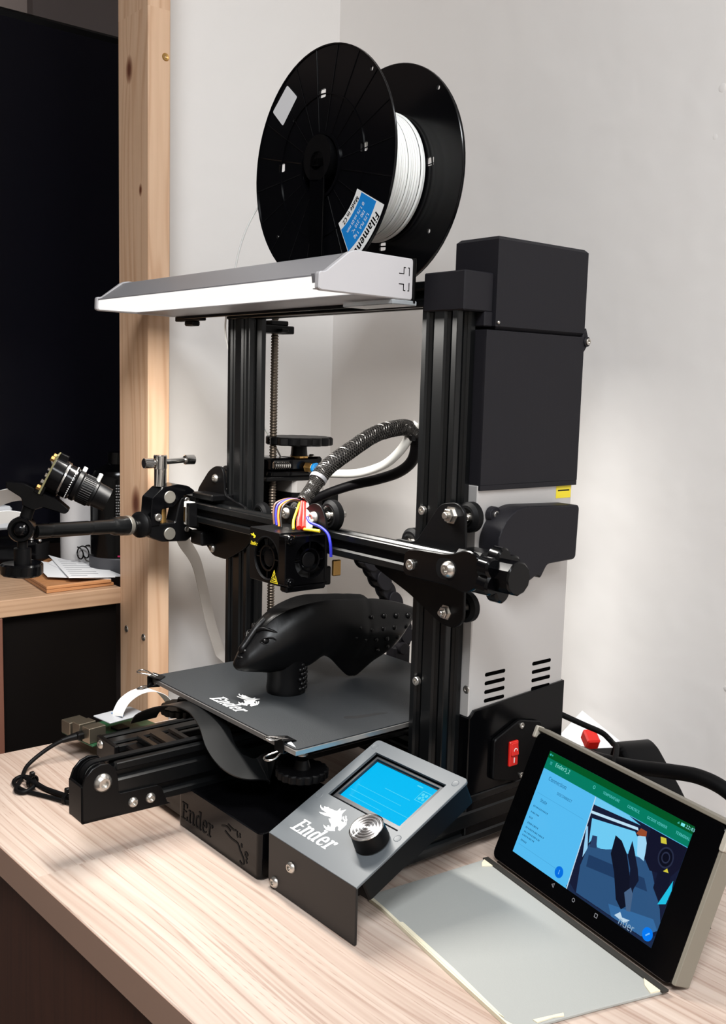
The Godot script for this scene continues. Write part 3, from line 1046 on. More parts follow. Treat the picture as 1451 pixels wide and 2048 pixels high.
func power_supply(t: Node3D) -> void:
	var s := MB.new()
	s.bx(126, 173, 84, 302, -135.5, -20.5, 0.8)
	var fb := part(t, "power_supply", s, mats.silver_case)
	for z0 in [-62.0, -119.5]:
		for k in 4:
			var y := 147.0 - 7.3 * k
			var v := MB.new()
			v.extr(rrect(-12, 12, -1.6, 1.6, 1.5, 4), frame(Vector3(173, y, z0 + 12), Vector3(0, 0, -1), Vector3.UP), -0.4, 0.12)
			part(fb, "vent_slot", v, mat("void", Color8(3, 3, 3), 0.9, 0.0, 0.1))
	bolt(fb, Vector3(169.5, 137, -20.5), Vector3(0, 0, 1), 3.4, 0.6)
	part(fb, "rivet", MB.new().sphere(Vector3(167, 208, -20.3), 1.2, Vector3.ONE, 8, 6), mats.steel)
	part(fb, "yellow_label", MB.new().bx(172.9, 173.25, 287.5, 298, -134, -115), mats.yellow_print)
	part(fb, "label_print", MB.new().bx(173.2, 173.3, 293.4, 294.6, -132, -117), mats.gloss_black)
	var c := MB.new()
	c.extr(rounded(vpoly([-20, 112, -27, 119, -136.8, 126.5, -136.8, 14, -20, 14]), 3), frame(Vector3(125.5, 0, 0), Vector3(0, 0, -1), Vector3.UP) * Transform3D(Basis(Vector3(0, 1, 0), PI), Vector3.ZERO), -51, 0, 0.8)
	var cp := MB.new()
	cp.extr(vpoly([19.6, 114, 25, 120, 136.8, 126.5, 136.8, 12, 19.6, 12]), frame(Vector3(125.5, 0, 0), Vector3(0, 0, -1), Vector3.UP), 0, 50, 0.8)
	var cv := part(t, "supply_cover", cp, mats.gloss_black)
	var pf := frame(Vector3(175.5, 0, 0), Vector3(0, 0, -1), Vector3.UP)
	var sp := MB.new()
	sp.extr(rounded(vpoly([46, 58, 46, 92, 76, 103.5, 104, 97, 104, 62, 76, 50]), 3), pf, 0, 4, 0.8)
	part(cv, "switch_socket", sp, mats.black_plastic)
	var rs := MB.new()
	rs.box(Vector3(180.0, 76.5, -68.5), Vector3(3.2, 21.5, 10.4), 0.8)
	rs.box(Vector3(181.4, 80.5, -68.5), Vector3(3.0, 11.5, 8.8), 1.0, Basis(Vector3(0, 0, 1), 0.14))
	var rk := part(cv, "power_switch", rs, mat("red_plastic", Color8(205, 28, 20), 0.35))
	rk.set_meta("label", "red power switch")
	part(cv, "switch_mark", MB.new().ring(Vector3(182.6, 79.5, -68.5), Vector3(183.1, 79.5, -68.5), 1.6, 2.2, 16).box(Vector3(181.8, 71, -68.5), Vector3(0.4, 4.4, 0.8)), mats.white_print)
	for q in [[98.5, -78], [54.5, -80.5]]:
		bolt(cv, Vector3(179.4, q[0], q[1]), Vector3(1, 0, 0), 2.6, 1.4, "bolt", "cap")
	# rounded fan duct screwed to the supply
	var d := MB.new()
	var dp := PackedVector2Array()
	for q in [[121, 284], [119.5, 238.5], [84, 237.5]]:
		dp.append(Vector2(q[0], q[1]))
	dp.append(Vector2(76, 226))
	for k in 13:
		var a := deg_to_rad(-55.0 - k * 17.5)
		dp.append(Vector2(54 + 30.5 * cos(a), 255 + 31.0 * sin(a)))
	dp.append(Vector2(58, 286))
	dp = rounded(dp, 4)
	d.extr(dp, frame(Vector3(173, 0, 0), Vector3(0, 0, -1), Vector3.UP), 0, 21, 2.0)
	d.extr(circ(Vector2(36, 279), 6.5, 16), frame(Vector3(173, 0, 0), Vector3(0, 0, -1), Vector3.UP), 0, 6, 0.8)
	d.extr(circ(Vector2(76, 230), 5.5, 16), frame(Vector3(173, 0, 0), Vector3(0, 0, -1), Vector3.UP), 0, 6, 0.8)
	var du := part(t, "fan_duct", d, mats.printed_black, 50)
	bolt(du, Vector3(179, 279, -36), Vector3(1, 0, 0), 3.0, 1.6, "bolt", "cap")

func bed(t: Node3D) -> void:
	var cz := -7.0
	part(t, "bed_carriage", MB.new().bx(-92, 94, 80, 83.5, cz - 95, cz + 95, 1).bx(-25, 27, 78, 86, cz - 60, cz + 60, 2), mats.black_metal)
	for sx in [-95.0, 97.0]:
		for sz in [-95.0, 95.0]:
			var k := MB.new()
			k.extr(lobed(18, 20.0, 21.5, 4), frame(Vector3(sx, 0, cz + sz), Vector3(1, 0, 0), Vector3(0, 0, -1)), 66, 73, 1)
			k.cyl(Vector3(sx, 73, cz + sz), Vector3(sx, 80, cz + sz), 7, 5, 16)
			part(t, "levelling_knob", k, mats.black_plastic)
			part(t, "bed_spring", MB.new().lathe(screw_profile(4.6, 3.4, 83, 94, 2.4), Vector3(sx, 0, cz + sz), Vector3.UP, 12), mats.steel)
	for sx in [-14.0, 16.4]:
		for sz in [-60.0, 60.0]:
			var w := MB.new()
			w.lathe([[0, -5], [9, -5], [12, -2.4], [12, 2.4], [9, 5], [0, 5]], Vector3(sx + (-7.0 if sx < 0 else 7.0), 66, cz + sz), Vector3(0, 1, 0), 20)
			part(t, "bed_wheel", w, mats.rubber)
	var p := MB.new()
	var outl := vpoly([-117.5, -111, 93, -111, 93, -108, 104, -108, 104, -111, 119.5, -111, 119.5, 126, -117.5, 126])
	p.extr(outl, frame(Vector3(0, 94.4, 0), Vector3(1, 0, 0), Vector3(0, 0, -1)), 0, 4.2, 0.4)
	var pl := part(t, "bed_plate", p, mat("plate_aluminium", Color8(190, 186, 182), 0.35, 0.85))
	var s := MB.new()
	s.extr(rounded(vpoly([-117, -110.3, 119, -110.3, 119, 125.5, -117, 125.5]), 4), frame(Vector3(0, 98.6, 0), Vector3(1, 0, 0), Vector3(0, 0, -1)), 0, 1.0, 0.15)
	var sm := mat("bed_sheet", Color8(34, 37, 40), 0.55, 0.0, 0.5)
	grainy(sm, 40.0, 0.35, 0.09)
	part(t, "build_sheet", s, sm)
	part(t, "scuff_mark", MB.new().extr(rounded(vpoly([78, -8, 84, 2, 88, 22, 94, 30, 92, 14, 90, -2, 84, -12]), 3), frame(Vector3(0, 99.6, 24), Vector3(1, 0, 0), Vector3(0, 0, -1)), 0, 0.03), mat("scuff", Color8(20, 20, 22), 0.7))
	logo(t, frame(Vector3(-39.3, 99.6, 111.8), Vector3(1, 0, 0), Vector3(0, 0, -1)), mats.white_print, 1.0, 0.12)

func drawer(t: Node3D) -> void:
	var d := MB.new()
	var f := frame(Vector3(0, 0, 140), Vector3(1, 0, 0), Vector3.UP)
	d.extr(rounded(vpoly([-10, 42, 115.5, 42, 115.5, 140, -10, 140]), 5, 5), frame(Vector3.ZERO, Vector3(0, 0, 1), Vector3(1, 0, 0)), 0.6, 38, 0.8)
	d = MB.new()
	d.extr(rounded(vpoly([-10, -42, 115.5, -42, 115.5, -140, -10, -140]), 5, 5), frame(Vector3.ZERO, Vector3(1, 0, 0), Vector3(0, 0, -1)), 0.6, 38, 0.8)
	var p := part(t, "front_drawer", d, mats.gloss_black, 30)
	var tx := MB.new()
	tx.text("Ender", f * Transform3D(Basis(), Vector3(-3.9, 8.4, 0)), 20.5, 0.5, "Droid Serif", false, 0.86, 0.12)
	part(p, "lettering", tx, mats.rubber)
	var em := MB.new()
	for s in [[61, 25, 68, 27, 74, 25.5], [66, 22.5, 74, 20, 80, 19.6], [70, 29.5, 78, 28, 82, 29], [80, 19.6, 85, 19, 88, 15], [88, 15, 93, 10, 94, 6], [94, 6, 91, 4.6, 88, 6.4], [84, 29, 83.5, 26.5, 85, 24], [88, 28.5, 87.5, 27, 88.5, 25], [90.5, 21, 90.2, 19.6, 91, 18], [96, 16.5, 95.5, 14, 97.5, 13], [98.5, 12.5, 97, 10, 98.5, 8], [96.5, 16.8, 99, 15.6, 98, 14]]:
		var pts := curve([Vector3(s[0], s[1], 140.1), Vector3(s[2], s[3], 140.1), Vector3(s[4], s[5], 140.1)], 4)
		em.strap(pts, [Vector3(0, 0.8, 0.0)], 1.5, 0.6) if absf(s[4] - s[0]) > absf(s[5] - s[1]) else em.strap(pts, [Vector3(0.8, 0, 0)], 1.5, 0.6)
	part(p, "emblem", em, mats.rubber)
	part(t, "base_cover", MB.new().bx(-66, -11.5, 1.5, 33, 50, 134, 2), mats.gloss_black)

func control_unit(t: Node3D) -> void:
	var o := Vector3(123.9, 42.5, 137.7)
	var xf := frame(o, Vector3(1, 0, 0), Vector3(0, 51, -104.5))
	# sloping panel with its opening, bent down in front
	var p := MB.new()
	var open := vpoly([11.6, 51.7, 92.2, 51.7, 92.2, 104.2, 11.6, 104.2])
	var outl := PackedVector2Array()
	outl.append(Vector2(0, 0)); outl.append(Vector2(104.5, 0))
	for q in circ(Vector2(100.5, 112.3), 4, 6, 0, PI / 2): outl.append(q)
	for q in circ(Vector2(5, 112.3), 4, 6, PI / 2, PI): outl.append(q)
	p.extr(outl, xf, -2.0, 0, 0.3, [open])
	var pn := part(t, "control_panel", p, mat("panel_sheen_grey", Color8(84, 89, 93), 0.42, 0.0, 0.5), 30)  # black paint greyed so the colour carries the lamp's sheen
	var f := MB.new()
	f.extr(rounded(vpoly([124.2, 6, 127, 0.6, 228.4, 0.6, 228.4, 42.4, 124.0, 42.4]), 1.0, 2), frame(Vector3(0, 0, 135.6), Vector3(1, 0, 0), Vector3.UP), 0, 2.0, 0.3)
	part(pn, "front_plate", f, mat("panel_front", Color8(26, 24, 24), 0.4, 0.0, 0.4))
	bolt(pn, Vector3(153.3, 26.6, 137.6), Vector3(0, 0, 1), 4.6, 2.6)
	bolt(pn, Vector3(132.6, 6.6, 137.6), Vector3(0, 0, 1), 4.6, 2.6)
	# plastic back housing
	var h := MB.new()
	h.extr(rounded(vpoly([1.5, 6, 103, 6, 103, 115.0, 1.5, 115.0]), 3, 3), xf, -20, -2.1, 1.0, [vpoly([9, 49, 95, 49, 95, 107, 9, 107])])
	h.extr(vpoly([2.5, 44, 102, 44, 102, 114, 2.5, 114]), xf, -22, -18, 0.6)
	part(pn, "back_housing", h, mats.black_plastic, 30)
	var foot := MB.new()
	foot.extr(vpoly([-135.6, 2, -110, 2, -40, 46, -38, 62, -60, 62, -135.6, 24]), frame(Vector3(178, 0, 0), Vector3(0, 0, -1), Vector3.UP) * Transform3D(Basis(Vector3(0, 1, 0), PI), Vector3.ZERO), 0, 3)
	foot = MB.new()
	foot.extr(vpoly([-135.6, 2, -100, 2, -30, 20, -30, 50, -60, 62, -135.6, 24]), frame(Vector3(178, 0, 0), Vector3(0, 0, -1), Vector3.UP), 0, 3)
	part(pn, "mounting_bracket", foot, mats.black_metal)
	# display: bezel, glowing glass, a few blank lines
	var bz := MB.new()
	bz.extr(vpoly([11.0, 51.0, 92.8, 51.0, 92.8, 104.8, 11.0, 104.8]), xf, -6.5, -4.6, 0.2, [vpoly([15.3, 58.6, 86.2, 58.6, 86.2, 100.2, 15.3, 100.2])])
	bz.extr(vpoly([13.6, 54.0, 90.4, 54.0, 90.4, 103.0, 13.6, 103.0]), xf, -4.6, -2.6, 0.4, [vpoly([16.0, 57.6, 87.4, 57.6, 87.4, 101.0, 16.0, 101.0])])
	part(pn, "display_bezel", bz, mat("bezel_grey", Color8(44, 45, 48), 0.3, 0.2))
	var sc := MB.new()
	sc.extr(vpoly([15.0, 58.2, 86.5, 58.2, 86.5, 100.6, 15.0, 100.6]), xf, -6.4, -5.6)
	part(pn, "display_screen", sc, glow("lcd_glow", Color8(0, 196, 255), 1.0)).set_meta("label", "glowing cyan display screen")
	var ic := MB.new()
	for k in 4:
		var a := PI / 4 + PI / 2 * k
		ic.extr(circ(Vector2(79.2 + 2.6 * cos(a), 89.4 + 2.9 * sin(a)), 1.35, 12), xf, -5.6, -5.5)
	ic.extr(circ(Vector2(79.2, 89.4), 1.0, 12), xf, -5.6, -5.5)
	for q in [[74.6, 84.4, 84, 84.8], [74.6, 94.2, 84, 94.6], [74.6, 84.4, 75, 94.6], [83.6, 84.4, 84, 94.6], [18, 68.2, 84, 68.45], [20, 74.6, 70, 74.8], [44, 82.0, 72, 82.3], [22, 63.0, 60, 63.25], [66, 96.2, 72, 97.2]]:
		ic.extr(vpoly([q[0], q[1], q[2], q[1], q[2], q[3], q[0], q[3]]), xf, -5.6, -5.5)
	part(pn, "screen_print", ic, glow("lcd_print", Color8(90, 226, 255), 1.0))
	var gl := MB.new()
	gl.extr(vpoly([16.2, 57.8, 87.2, 57.8, 87.2, 100.8, 16.2, 100.8]), xf, -4.2, -3.6)
	var gm := mat("clear_glass", Color(0, 0, 0, 0.05), 0.05)
	gm.transparency = BaseMaterial3D.TRANSPARENCY_ALPHA
	gm.metallic_specular = 0.15
	part(pn, "screen_glass", gl, gm)
	logo(pn, xf, mats.white_print, 1.0, 0.15)
	for q in [[97.5, 108.5], [97.6, 47.0], [6, 108.5], [6, 47]]:
		part(pn, "moulded_dot", MB.new().lathe([[3.0, 0.0], [2.7, 0.15], [2.4, 0.02], [0, 0.02]], xf * Vector3(q[0], q[1], 0), xf.basis.z, 20), mats.panel_sheen_grey)
	# turning knob with a spun metal face
	var kc := xf * Vector3(83.6, 35.0, 0)
	var kb := MB.new()
	kb.lathe([[11.8, 0.6], [13.2, 2.0], [12.6, 14.0]], kc, xf.basis.z, 40)
	var kn := part(pn, "dial_knob", kb, mats.black_plastic, 30)
	var kt := MB.new()
	kt.has_uv = true
	var km := mat("spun_metal", Color8(205, 205, 208), 0.22, 1.0)
	km.anisotropy_enabled = true
	km.anisotropy = 0.9
	var top := kc + xf.basis.z * 14.6
	km.roughness = 0.16
	km.anisotropy_enabled = false
	var kr := []
	for k in 49:
		kr.append([maxf(12.0 - k * 0.25, 0.0), 0.0 if k % 2 == 0 else 0.03 + 0.05 * ((k * 7) % 5) / 4.0])
	kt.has_uv = false
	kt.lathe(kr, top, xf.basis.z, 72)
	part(pn, "knob_face", kt, km, 10)
	var ke := MB.new()
	ke.lathe([[12.6, 14.0], [12.9, 14.2], [12.9, 14.5], [12.5, 14.9], [12.0, 14.6]], kc, xf.basis.z, 48)
	ke.box(top + xf.basis.y * -8.6 + xf.basis.z * 0.05 + xf.basis.x * -2.2, Vector3(0.7, 5.0, 0.3), 0.0, xf.basis)
	part(pn, "knob_rim", ke, mats.chrome)

func oval(a: float, b: float) -> PackedVector2Array:
	var p := PackedVector2Array()
	for i in 20:
		p.append(Vector2(cos(TAU * i / 20) * a, sin(TAU * i / 20) * b))
	return p

func chain(t: Node3D) -> void:
	# cable chain of the bed, hanging in an arc behind it
	var ctrl := [Vector3(-50, 223, -67), Vector3(-50, 207, -90), Vector3(-50, 186, -109), Vector3(-50, 163, -126), Vector3(-50, 139, -141), Vector3(-50, 122, -148), Vector3(-50, 110, -145)]
	var pts := curve(ctrl, 2)
	var n := pts.size()
	var c := MeshInstance3D
	for i in range(0, n - 1):
		var a: Vector3 = pts[i]
		var b: Vector3 = pts[i + 1]
		var y := (b - a).normalized()
		var x := Vector3(1, 0, 0)
		var z := x.cross(y).normalized()
		var bs := Basis(x, y, z)
		var l := a.distance_to(b)
		var mid := (a + b) / 2
		var m := MB.new()
		for s in [-1.0, 1.0]:
			m.extr(oval(l * 0.5 + 4.6, 8.2), Transform3D(Basis(y, z, x), mid + x * s * (8.0 if i % 2 == 0 else 5.6)), -1.1, 1.1, 0.5)
		m.box(mid + z * 5.6, Vector3(13, l * 0.5, 1.4), 0.3, bs)
		m.box(mid - z * 5.6, Vector3(13, l * 0.5, 1.4), 0.3, bs)
		part(t, "chain_link", m, mats.printed_black)
	var e := MB.new()
	var last: Vector3 = pts[n - 1]
	e.cyl(last + Vector3(-9, -4, 4), last + Vector3(11, -4, 4), 6.5, -1, 18, 0.8)
	e.bx(last.x - 8, last.x + 8, last.y - 24, last.y - 2, last.z - 8, last.z + 14, 2)
	part(t, "chain_mount", e, mats.printed_black)

func light_bar() -> void:
	var o := Vector3(-60, 444, 58)
	var t := thing("lamp", "long grey light bar with a glowing white diffuser along the top of the printer", "lamp", o)
	var px := frame(Vector3.ZERO, Vector3(0, 0, -1), Vector3.UP)
	# profile in (-z, y): housing with a sloping front
	var prof := vpoly([-13.5, 449, -13.5, 474, -17, 475.2, -69, 475.6, -75, 474, -99, 457.5, -102.5, 456.4, -102.5, 455.2, -98, 455.0, -60, 449])
	var h := MB.new()
	h.extr(prof, px, -245, 122, 0.0)
	part(t, "housing", h, mats.lamp_grey)
	var df := MB.new()
	df.extr(vpoly([-102.6, 455.2, -98, 455.0, -60, 449.2, -60, 446.2, -101.5, 446.0, -102.8, 447.4]), px, -243.5, 120.8, 0.0)
	var dm := glow("lamp_glow", Color(1.0, 0.985, 0.97), 1.06)
	part(t, "diffuser", df, dm)
	var lo := MB.new()
	lo.extr(vpoly([-59.5, 449, -59.5, 445.6, -57.5, 445.2, -13.5, 444.6, -13.5, 449]), px, -244, 121.5, 0.0)
	part(t, "base_rail", lo, mats.lamp_grey)
	var cap := rounded(vpoly([-13, 444.2, -13, 475.6, -70, 476.6, -76, 475, -98, 458.6, -103.6, 458.6, -104, 446.2, -101, 445.0]), 2.5, 4)
	var c := MB.new()
	c.extr(cap, px, 121.5, 127, 0.7)
	var ec := part(t, "end_cap", c, mats.lamp_cap)
	ec.set_meta("label", "pale grey end cap with a broken cross mark")
	var mk := MB.new()
	for q in [[-20.5, 463.6, -15.9, 464.4], [-16.3, 463.6, -15.5, 470.2], [-24.2, 463.0, -19.8, 463.8], [-20.3, 463.2, -19.5, 467.6], [-20.3, 467.2, -18.6, 468.0]]:
		pass
	for s in [[1.0, 0.0], [-1.0, 919.2]]:
		for q in [[-27.6, 463.2, -22.4, 463.9], [-23.1, 463.2, -22.4, 468.6], [-23.1, 467.9, -20.8, 468.6], [-18.6, 467.9, -16.9, 468.6], [-17.5, 462.2, -16.8, 468.6]]:
			mk.bx(126.98, 127.15, q[1] * s[0] + s[1], q[3] * s[0] + s[1], -q[0], -q[2])
	part(ec, "cap_mark", mk, mats.gloss_black)
	var c2 := MB.new()
	c2.extr(cap, px, -250.5, -245, 0.7)
	part(t, "end_cap", c2, mats.lamp_cap)
	part(t, "end_seal", MB.new().extr(vpoly([-102, 446, -103.8, 457, -96, 458, -75, 474.6, -70, 475.9, -66, 475.9, -66, 470, -90, 456, -96, 446]), px, 117, 121.4, 0.3), mat("seal_grey", Color8(120, 119, 122), 0.4))
	part(t, "back_plate", MB.new().bx(-246, 129, 441.6, 476, 11.4, 13.2, 0.5), mats.gloss_black)
	var cl := mat("clear_plastic", Color(0.9, 0.93, 0.95, 0.35), 0.1)
	cl.transparency = BaseMaterial3D.TRANSPARENCY_ALPHA
	part(t, "clear_bracket", MB.new().bx(66, 128, 440.0, 443.6, 9, 34, 0.6), cl)
	part(t, "lamp_switch", MB.new().bx(-252, -200, 439.6, 445, 4, 12, 0.8).bx(-232, -214, 434.5, 440, 3, 12, 1.2), mats.black_plastic)
	# its light, just in front of the glowing face
	var al := AreaLight3D.new()
	al.name = "lamp_light"
	al.area_size = Vector2(0.26, 0.036)
	al.area_range = 6.0
	al.area_attenuation = 2.0
	al.light_energy = 0.34
	al.light_color = Color(1.0, 0.985, 0.96)
	al.shadow_enabled = true
	t.add_child(al)
	al.position = mm(Vector3(-8, 440.5, 97) - o)
	al.rotation = Vector3(-PI / 2 - 0.1, 0, 0)

func spool() -> void:
	var c := Vector3(-4.5, 565, 0)
	var t := thing("filament_spool", "big black spool half full of white filament on top of the printer", "spool", c + Vector3(0, 0, -30))
	var R := 99.5
	var holes := []
	for q in [[0.5, 60.5], [-59, 7], [59, 7], [-2, -60]]:
		holes.append(rrect(q[0] - 4.6, q[0] + 4.6, q[1] - 3.6, q[1] + 3.6, 1.2, 3))
	for q in [[66, 67], [-64, -54], [-41, 46], [60, -52]]:
		holes.append(circ(Vector2(q[0], q[1]), 2.1, 10))
	for f in [[6.6, 4.6, 1.0], [-67.6, -69.6, -1.0]]:
		var m := MB.new()
		var xf := frame(c, Vector3(1, 0, 0), Vector3.UP)
		m.extr(circ(Vector2.ZERO, R, 96), xf, f[0], f[1], 0.6, [circ(Vector2.ZERO, 26, 40)] + holes)
		var fl := part(t, "flange", m, mat("spool_black", Color8(6, 6, 8), 0.2, 0.0, 0.36), 30)
		var s: float = f[2]
		var z0: float = f[0] if s > 0 else f[1]
		var rb := MB.new()
		for q in [[R - 1.2, R, 1.0], [59, 60.2, 0.9], [26, 28.5, 1.6]]:
			var h: float = q[2]
			rb.ring(c + Vector3(0, 0, z0), c + Vector3(0, 0, z0 + s * h), q[0], q[1], 72)
		part(fl, "raised_ring", rb, mats.spool_black, 30)
		for k in 20:
			var a := TAU * (k + 0.3) / 20.0
			var d := Vector3(cos(a), sin(a), 0)
			var r1 := 59.0 if k % 2 == 0 else 98.0
			var r0 := 29.0 if k % 2 == 0 else 60.0
			var rib := MB.new()
			for seg in [[29.0, 59.0], [60.2, 98.2]]:
				rib.box(c + d * (seg[0] + seg[1]) / 2 + Vector3(0, 0, z0 + s * 0.3), Vector3(seg[1] - seg[0], 0.9, 0.7), 0.2, Basis(d, Vector3(-d.y, d.x, 0), Vector3(0, 0, 1)))
			part(fl, "rib", rib, mats.spool_black)
		if s > 0:
			label_print(fl, c, z0)
	var hub := MB.new()
	hub.ring(c + Vector3(0, 0, 4.5), c + Vector3(0, 0, -67.4), 26, 52.5, 64)
	part(t, "hub", hub, mats.spool_black, 30)
	# the winding: turns of white filament, each a torus
	var w := MB.new()
	var fm := mat("white_filament", Color8(240, 239, 235), 0.45)
	fm.subsurf_scatter_enabled = true
	fm.subsurf_scatter_strength = 0.05
	var nt := 24
	for k in nt:
		var z := -66.0 + (k + 0.5) * 69.0 / nt
		var jit := sin(k * 12.9898) * 43758.5453
		jit = jit - floorf(jit)
		var rr := 54.3 + (0.8 if jit > 0.6 else 0.0) + jit * 0.6
		var tor := MB.new()
		var pr := []
		for j in 9:
			var a := PI * (j / 8.0)
			pr.append([rr + 1.5 * sin(a), z - 1.45 * cos(a)])
		tor.lathe(pr, c, Vector3(0, 0, 1), 72)
		part(t, "filament_turn", tor, fm, 60)

func label_print(fl: Node3D, c: Vector3, z0: float) -> void:
	var xf := frame(c + Vector3(0, 0, z0), Vector3(1, 0, 0), Vector3.UP)
	# white square sticker; the code printed on it is left blank
	var s := MB.new()
	s.extr(rounded(vpoly([-51.5, 77.5, -36, 64.5, -57.5, 43.5, -74, 58.5]), 2, 3), xf, 0.66, 0.86)
	part(fl, "white_sticker", s, mats.paper)
	# blue and white maker's label: a band of the flange
	var band := func(r0: float, r1: float, a0: float, a1: float) -> PackedVector2Array:
		var p := PackedVector2Array()
		for i in 13:
			var a := lerpf(a0, a1, i / 12.0)
			p.append(Vector2(cos(a), sin(a)) * r1)
		for i in 13:
			var a := lerpf(a1, a0, i / 12.0)
			p.append(Vector2(cos(a), sin(a)) * r0)
		return p
	var a0 := deg_to_rad(-61.0)
	var a1 := deg_to_rad(-26.0)
	part(fl, "label_paper", MB.new().extr(band.call(58.5, 97.5, a0, a1), xf, 0.72, 1.0), mats.white_print)
	part(fl, "label_band", MB.new().extr(band.call(65.5, 87.0, a0 + 0.01, a1 - 0.01), xf, 1.0, 1.1), mat("label_blue", Color8(20, 128, 205), 0.4))
	var am := deg_to_rad(-43.5)
	var tx := func(s: String, r: float, h: float, m: Material) -> void:
		var mb := MB.new()
		var d := Vector3(cos(am), sin(am), 0)
		var tdir := Vector3(d.y, -d.x, 0)
		var o := c + d * r + Vector3(0, 0, z0 + 1.1)
		var f := Transform3D(Basis(tdir, -tdir.cross(Vector3(0, 0, -1)), Vector3(0, 0, 1)), o)
		f = frame(o, tdir, d)
		if f.basis.z.z < 0:
			f = frame(o, -tdir, d)
		mb.text(s, f, h, 0.06, "Droid Sans", h > 4.2, 1.0, 0.0, true)
		part(fl, "label_print", mb, m)
	tx.call("Filament", 92.2, 9.4, mats.gloss_black)
	tx.call("Made in CZ", 61.8, 5.2, mats.gloss_black)
	tx.call("1,75 PLA  1 kg", 81.8, 4.2, mats.white_print)
	tx.call("190 - 210 °C", 76.4, 4.2, mats.white_print)
	tx.call("Ø 1.75 ±0.05 mm", 71.0, 4.0, mats.white_print)

func storage_box() -> void:
	var t := thing("storage_box", "tall matt black box with a hinged lid over the top of the power supply", "box", Vector3(152, 298, -78))
	var b := MB.new()
	b.extr(vpoly([126.5, 20.6, 175.5, 20.6, 175.5, 137.8, 126.5, 137.8]), frame(Vector3.ZERO, Vector3(1, 0, 0), Vector3(0, 0, -1)), 297.5, 422.6, 0.6)
	b = MB.new()
	b.extr(vpoly([126.5, 20.7, 175.6, 20.7, 175.6, 138.2, 126.5, 138.2]), frame(Vector3.ZERO, Vector3(1, 0, 0), Vector3(0, 0, -1)), 302.1, 422.6, 0.5)
	b.bx(173.1, 175.6, 298.2, 302.4, -138.2, -20.7, 0.3)
	part(t, "body", b, mats.printed_black)
	var l := MB.new()
	l.extr(vpoly([129, 30.5, 175.0, 30.5, 175.0, 138.8, 129, 138.8]), frame(Vector3.ZERO, Vector3(1, 0, 0), Vector3(0, 0, -1)), 423.2, 494, 2.6)
	part(t, "lid", l, mats.printed_black)
	var h := MB.new()
	h.cyl(Vector3(140, 419, -141.5), Vector3(176.8, 419, -141.5), 4.2, -1, 16, 0.4)
	h.extr(vpoly([137, 424, 141, 430, 146, 419, 141, 412, 137, 408]), frame(Vector3(172, 0, 0), Vector3(0, 0, -1), Vector3.UP), -20, 3, 0.4)
	part(t, "hinge", h, mats.printed_black)
	bolt(t, Vector3(176.8, 419, -141.5), Vector3(1, 0, 0), 2.8, 1.4, "hinge_screw", "cap")
	part(t, "latch_pin", MB.new().sphere(Vector3(175.6, 428.5, -33), 1.5, Vector3.ONE, 10, 6), mats.steel)


func ring_points(z: float, w: float, yb: float, yt: float, d: float, keel: float, fin: float) -> Array:
	# one cross-section of the sculpted head: bottom centre, flank, fin tip, valley; mirrored
	var h := yt - yb
	var half := [Vector2(0, yb), Vector2(w * lerpf(0.62, 0.2, keel), yb + h * lerpf(0.06, 0.2, keel)), Vector2(w * lerpf(0.94, 0.72, keel), yb + h * lerpf(0.32, 0.45, keel)), Vector2(w * lerpf(0.97, 1.0, fin), yb + h * lerpf(0.55, 0.62, fin)), Vector2(w * lerpf(0.78, 0.93, fin), yb + h * lerpf(0.78, 0.84, fin)), Vector2(w * lerpf(0.44, 0.74, fin), yt - h * 0.05 * (1.0 - fin)), Vector2(w * lerpf(0.3, 0.64, fin), yt - d * 0.1 - h * 0.02 * (1.0 - fin)), Vector2(w * lerpf(0.16, 0.36, fin), yt - d * 0.8), Vector2(0, yt - d)]
	var pts := []
	var ctrl := []
	for p in half:
		ctrl.append(Vector3(p.x, p.y, z))
	for i in range(half.size() - 2, 0, -1):
		var lo := clampf((half[i].y - (yb + 0.55 * h)) / (0.45 * h), 0, 1)
		ctrl.append(Vector3(-half[i].x, half[i].y - (1.5 + maxf(0.0, -72.0 - z) * 0.7) * fin * lo, z))
	var m := ctrl.size()
	for i in m:
		for k in 4:
			pts.append(ctrl[i].cubic_interpolate(ctrl[(i + 1) % m], ctrl[(i + m - 1) % m], ctrl[(i + 2) % m], k / 4.0))
	return pts

